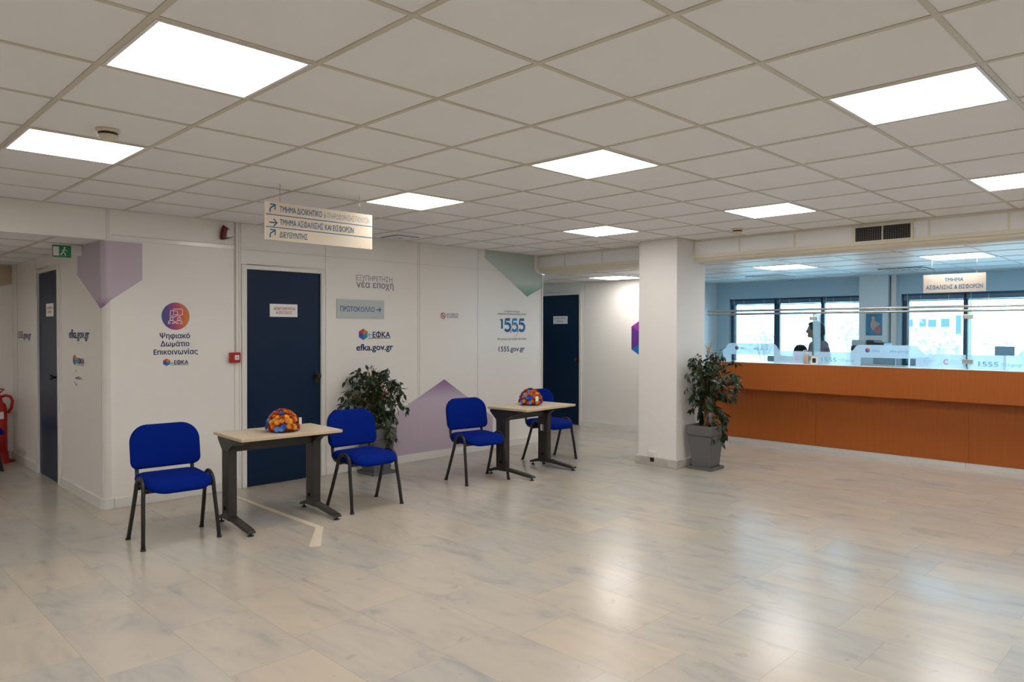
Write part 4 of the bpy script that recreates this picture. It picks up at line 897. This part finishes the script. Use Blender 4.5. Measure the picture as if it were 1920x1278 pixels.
# local +x = facing direction (toward +y of the room), +y = the person's left
g = MB()
ball(g, (.035, 0, 1.548), (.098, .078, .092)); ball(g, (.058, 0, 1.490), (.070, .058, .066)); ball(g, (.108, 0, 1.452), (.026, .026, .022))
g.tube([(.128, 0, 1.548), (.148, 0, 1.512), (.130, 0, 1.500)], [.010, .015, .013], 10); g.tube([(.105, -.045, 1.548), (.128, 0, 1.552), (.105, .045, 1.548)], .014, 8)
for s in (-1, 1): ball(g, (.030, s*.080, 1.515), (.020, .012, .032), 10)
loft(g, [(.0, 0, 1.33, .07, .075), (.008, 0, 1.38, .055, .056), (.028, 0, 1.46, .052, .052), (.03, 0, 1.50, .05, .05)])
loft(g, [(-.02, 0, .84, .10, .13), (-.02, 0, .92, .125, .155), (-.03, 0, 1.04, .105, .13), (-.035, 0, 1.18, .115, .15), (-.03, 0, 1.29, .10, .155), (-.015, 0, 1.35, .075, .11), (-.005, 0, 1.385, .05, .06)])
for s in (-1, 1):
    limb(g, [(-.02, s*.085, .86, .088), (.01, s*.095, .50, .060), (-.01, s*.10, .33, .055), (-.03, s*.10, .09, .038), (.09, s*.105, .035, .030), (.15, s*.11, .030, .024)])
    limb(g, [(-.02, s*.165, 1.315, .058), (.0, s*.205, 1.18, .046), (.05, s*.215, 1.04, .040), (.14, s*.195, 1.00, .034), (.215, s*.16, 1.02, .026)])
    ball(g, (.255, s*.152, 1.022), (.045, .040, .017))
    for dy, L in ((-.028, .07), (-.010, .082), (.008, .078), (.026, .062)): limb(g, [(.285, s*.15+dy, 1.022, .0095), (.285+L*.6, s*.15+dy*1.15, 1.016, .0085), (.285+L, s*.15+dy*1.2, 1.000, .0078)], 8)
    limb(g, [(.245, s*.115, 1.018, .011), (.275, s*.100, 1.010, .010), (.300, s*.097, 1.004, .009)], 8)
flesh(g, 'body', m_skin, PR, .0065)
g = MB(); g.tube([(.116, -.022, 1.470), (.129, 0, 1.471), (.116, .022, 1.470)], [.003, .007, .003], 6); g.build('lips', mat('lips', (.22, .08, .075), .5, .4), PR)
for s in (-1, 1):
    e_b = MB(); ball(e_b, (.117, s*.032, 1.530), (.010, .012, .008), 10); e_b.build('eye', mat('eyes', (.05, .04, .03), .2, .5), PR)
g = MB(); ball(g, (.004, 0, 1.560), (.108, .090, .102)); ball(g, (.06, 0, 1.618), (.062, .062, .036)); ball(g, (-.055, 0, 1.51), (.055, .065, .075)); flesh(g, 'hair', m_hair, PR, .008)
g = MB(); loft(g, [(-.02, 0, .82, .135, .165), (-.02, 0, .92, .142, .172), (-.03, 0, 1.04, .122, .150), (-.04, 0, 1.18, .138, .170), (-.035, 0, 1.29, .122, .172), (-.018, 0, 1.35, .092, .125), (-.005, 0, 1.385, .070, .080)])
for s in (-1, 1): limb(g, [(-.025, s*.165, 1.315, .072), (-.005, s*.207, 1.18, .060), (.045, s*.218, 1.04, .053), (.115, s*.203, 1.005, .046)])
flesh(g, 'top', m_shirt, PR, .010)
g = MB(); loft(g, [(-.02, 0, .76, .115, .150), (-.02, 0, .86, .128, .160), (-.02, 0, .90, .126, .158)])
for s in (-1, 1): limb(g, [(-.02, s*.085, .84, .098), (.01, s*.095, .50, .074), (-.01, s*.10, .33, .068), (-.03, s*.10, .10, .060)])
flesh(g, 'trousers', m_trou, PR, .012)
for s in (-1, 1):
    g = MB(); ball(g, (-.03, s*.10, .045), (.055, .042, .045)); ball(g, (.08, s*.105, .034), (.11, .045, .034)); flesh(g, 'shoe', m_black, PR, .010)

# ------------------------------------------------------------------ extinguisher at the corridor end
r = empty('fire_extinguisher', (.865, 7.48, 0)); tag(r, 'red fire extinguisher on a red floor stand at the left picture edge', 'fire extinguisher')
MB().lathe([(0, .12), (.072, .12), (.078, .13), (.078, .60), (.065, .66), (.035, .69), (.03, .72), (0, .72)], n=24).build('cylinder', m_red, r)
MB().box(-.03, .03, -.079, -.0785, .50, .58).build('pressure_label', m_paper, r)
MB().lathe([(.03, .72), (.032, .75), (.02, .77), (0, .77)], n=14).tube([(0, 0, .77), (-.08, 0, .80), (-.13, 0, .79)], .01, 8).tube([(0, 0, .79), (.05, 0, .83), (-.05, -.02, .85)], .009, 8).build('valve', m_red, r)
MB().tube([(0, 0, .745), (.06, -.03, .765), (.10, -.05, .75), (.12, -.055, .70), (.11, -.05, .62), (.075, -.045, .56)], .017, 10).build('hose', m_red, r)
MB().lathe([(0, 0), (.15, 0), (.15, .012), (.09, .03), (.085, .121), (0, .121)], n=24).build('stand', m_red, r)

# ------------------------------------------------------------------ outside the office windows
m_out = mat('pale_render_facade', (.80, .80, .78), .8, .2); m_outw = mat('facade_glazing', (.10, .16, .22), .3, .5)
struct(MB().box(10.3, 90, -60, 60, -4.2, -4.0).build('ground_outside', mat('pale_paving', (.55, .54, .50), .9, .1)))
r = empty('neighbouring_building', (40, -2, -4)); tag(r, 'pale apartment building seen through the right office window', 'building')
MB().box(0, 8, 8.6, 14, 0, 7.2).build('walls', m_out, r)
for a, b, c, d in ((9.09, 9.40, 1.78, 2.14), (8.49, 8.76, 1.78, 2.16), (8.03, 8.37, 1.76, 2.12), (7.45, 7.80, 1.76, 2.16), (6.95, 7.16, 1.40, 2.32), (9.7, 10.1, 1.78, 2.14)): MB().box(-.06, 0, a+2, b+2, c+4, d+4).build('window', m_outw, r)
MB().box(-.25, 0, 8.0, 14, 5.15, 5.21).build('balcony_slab', m_out, r); MB().box(-.3, 8.3, 8.3, 14.3, 7.2, 7.4).build('roof_slab', m_out, r)
m_tl = mat('outdoor_leaves', (.46, .52, .44), .7, .2, var=.3, vscale=3)
def tree(x, y, h, rad, n, seed, label):
    rnd = random.Random(seed); r = empty('street_tree', (x, y, -4)); tag(r, label, 'tree', 'trees outside the office windows')
    t = MB(); t.tube([(0, 0, 0), (.1, .05, h*.4), (0, 0, h*.75)], [.06, .05, .03], 8); lf = MB()
    for k in range(14):
        a = rnd.uniform(0, 6.28); t.tube([(0, 0, h*rnd.uniform(.55, .72)), (cos(a)*rad*.6, sin(a)*rad*.6, h*.8+rad*rnd.uniform(-.3, .5))], [.018, .006], 5)
    t.build('trunk', m_tl, r)
    for k in range(n):
        u = Vector((rnd.gauss(0, .45), rnd.gauss(0, .45), rnd.gauss(0, .40))); c = Vector((u.x*rad, u.y*rad, h*.80+u.z*rad)); s = rnd.uniform(.06, .12)
        a = Vector((rnd.uniform(-1, 1), rnd.uniform(-1, 1), rnd.uniform(-1, 1))).normalized(); b = a.cross(Vector((.2, .5, 1))).normalized()
        lf.add([c-a*s, c+b*s*.5, c+a*s, c-b*s*.5], [(0, 1, 2, 3)])
    lf.raw('crown', m_tl, r)
tree(26, 10.3, 6.4, .55, 120, 1, 'faint tree through the leftmost pane of the left office window'); tree(27, 7.4, 6.8, .75, 110, 2, 'faint tree through the window pane beside the poster column'); tree(24, 3.7, 5.9, 1.0, 330, 3, 'faint bushy tree below the pale building in the right office window')
tree(25, 1.7, 6.2, .5, 70, 4, 'faint tree at the right edge of the right office window')
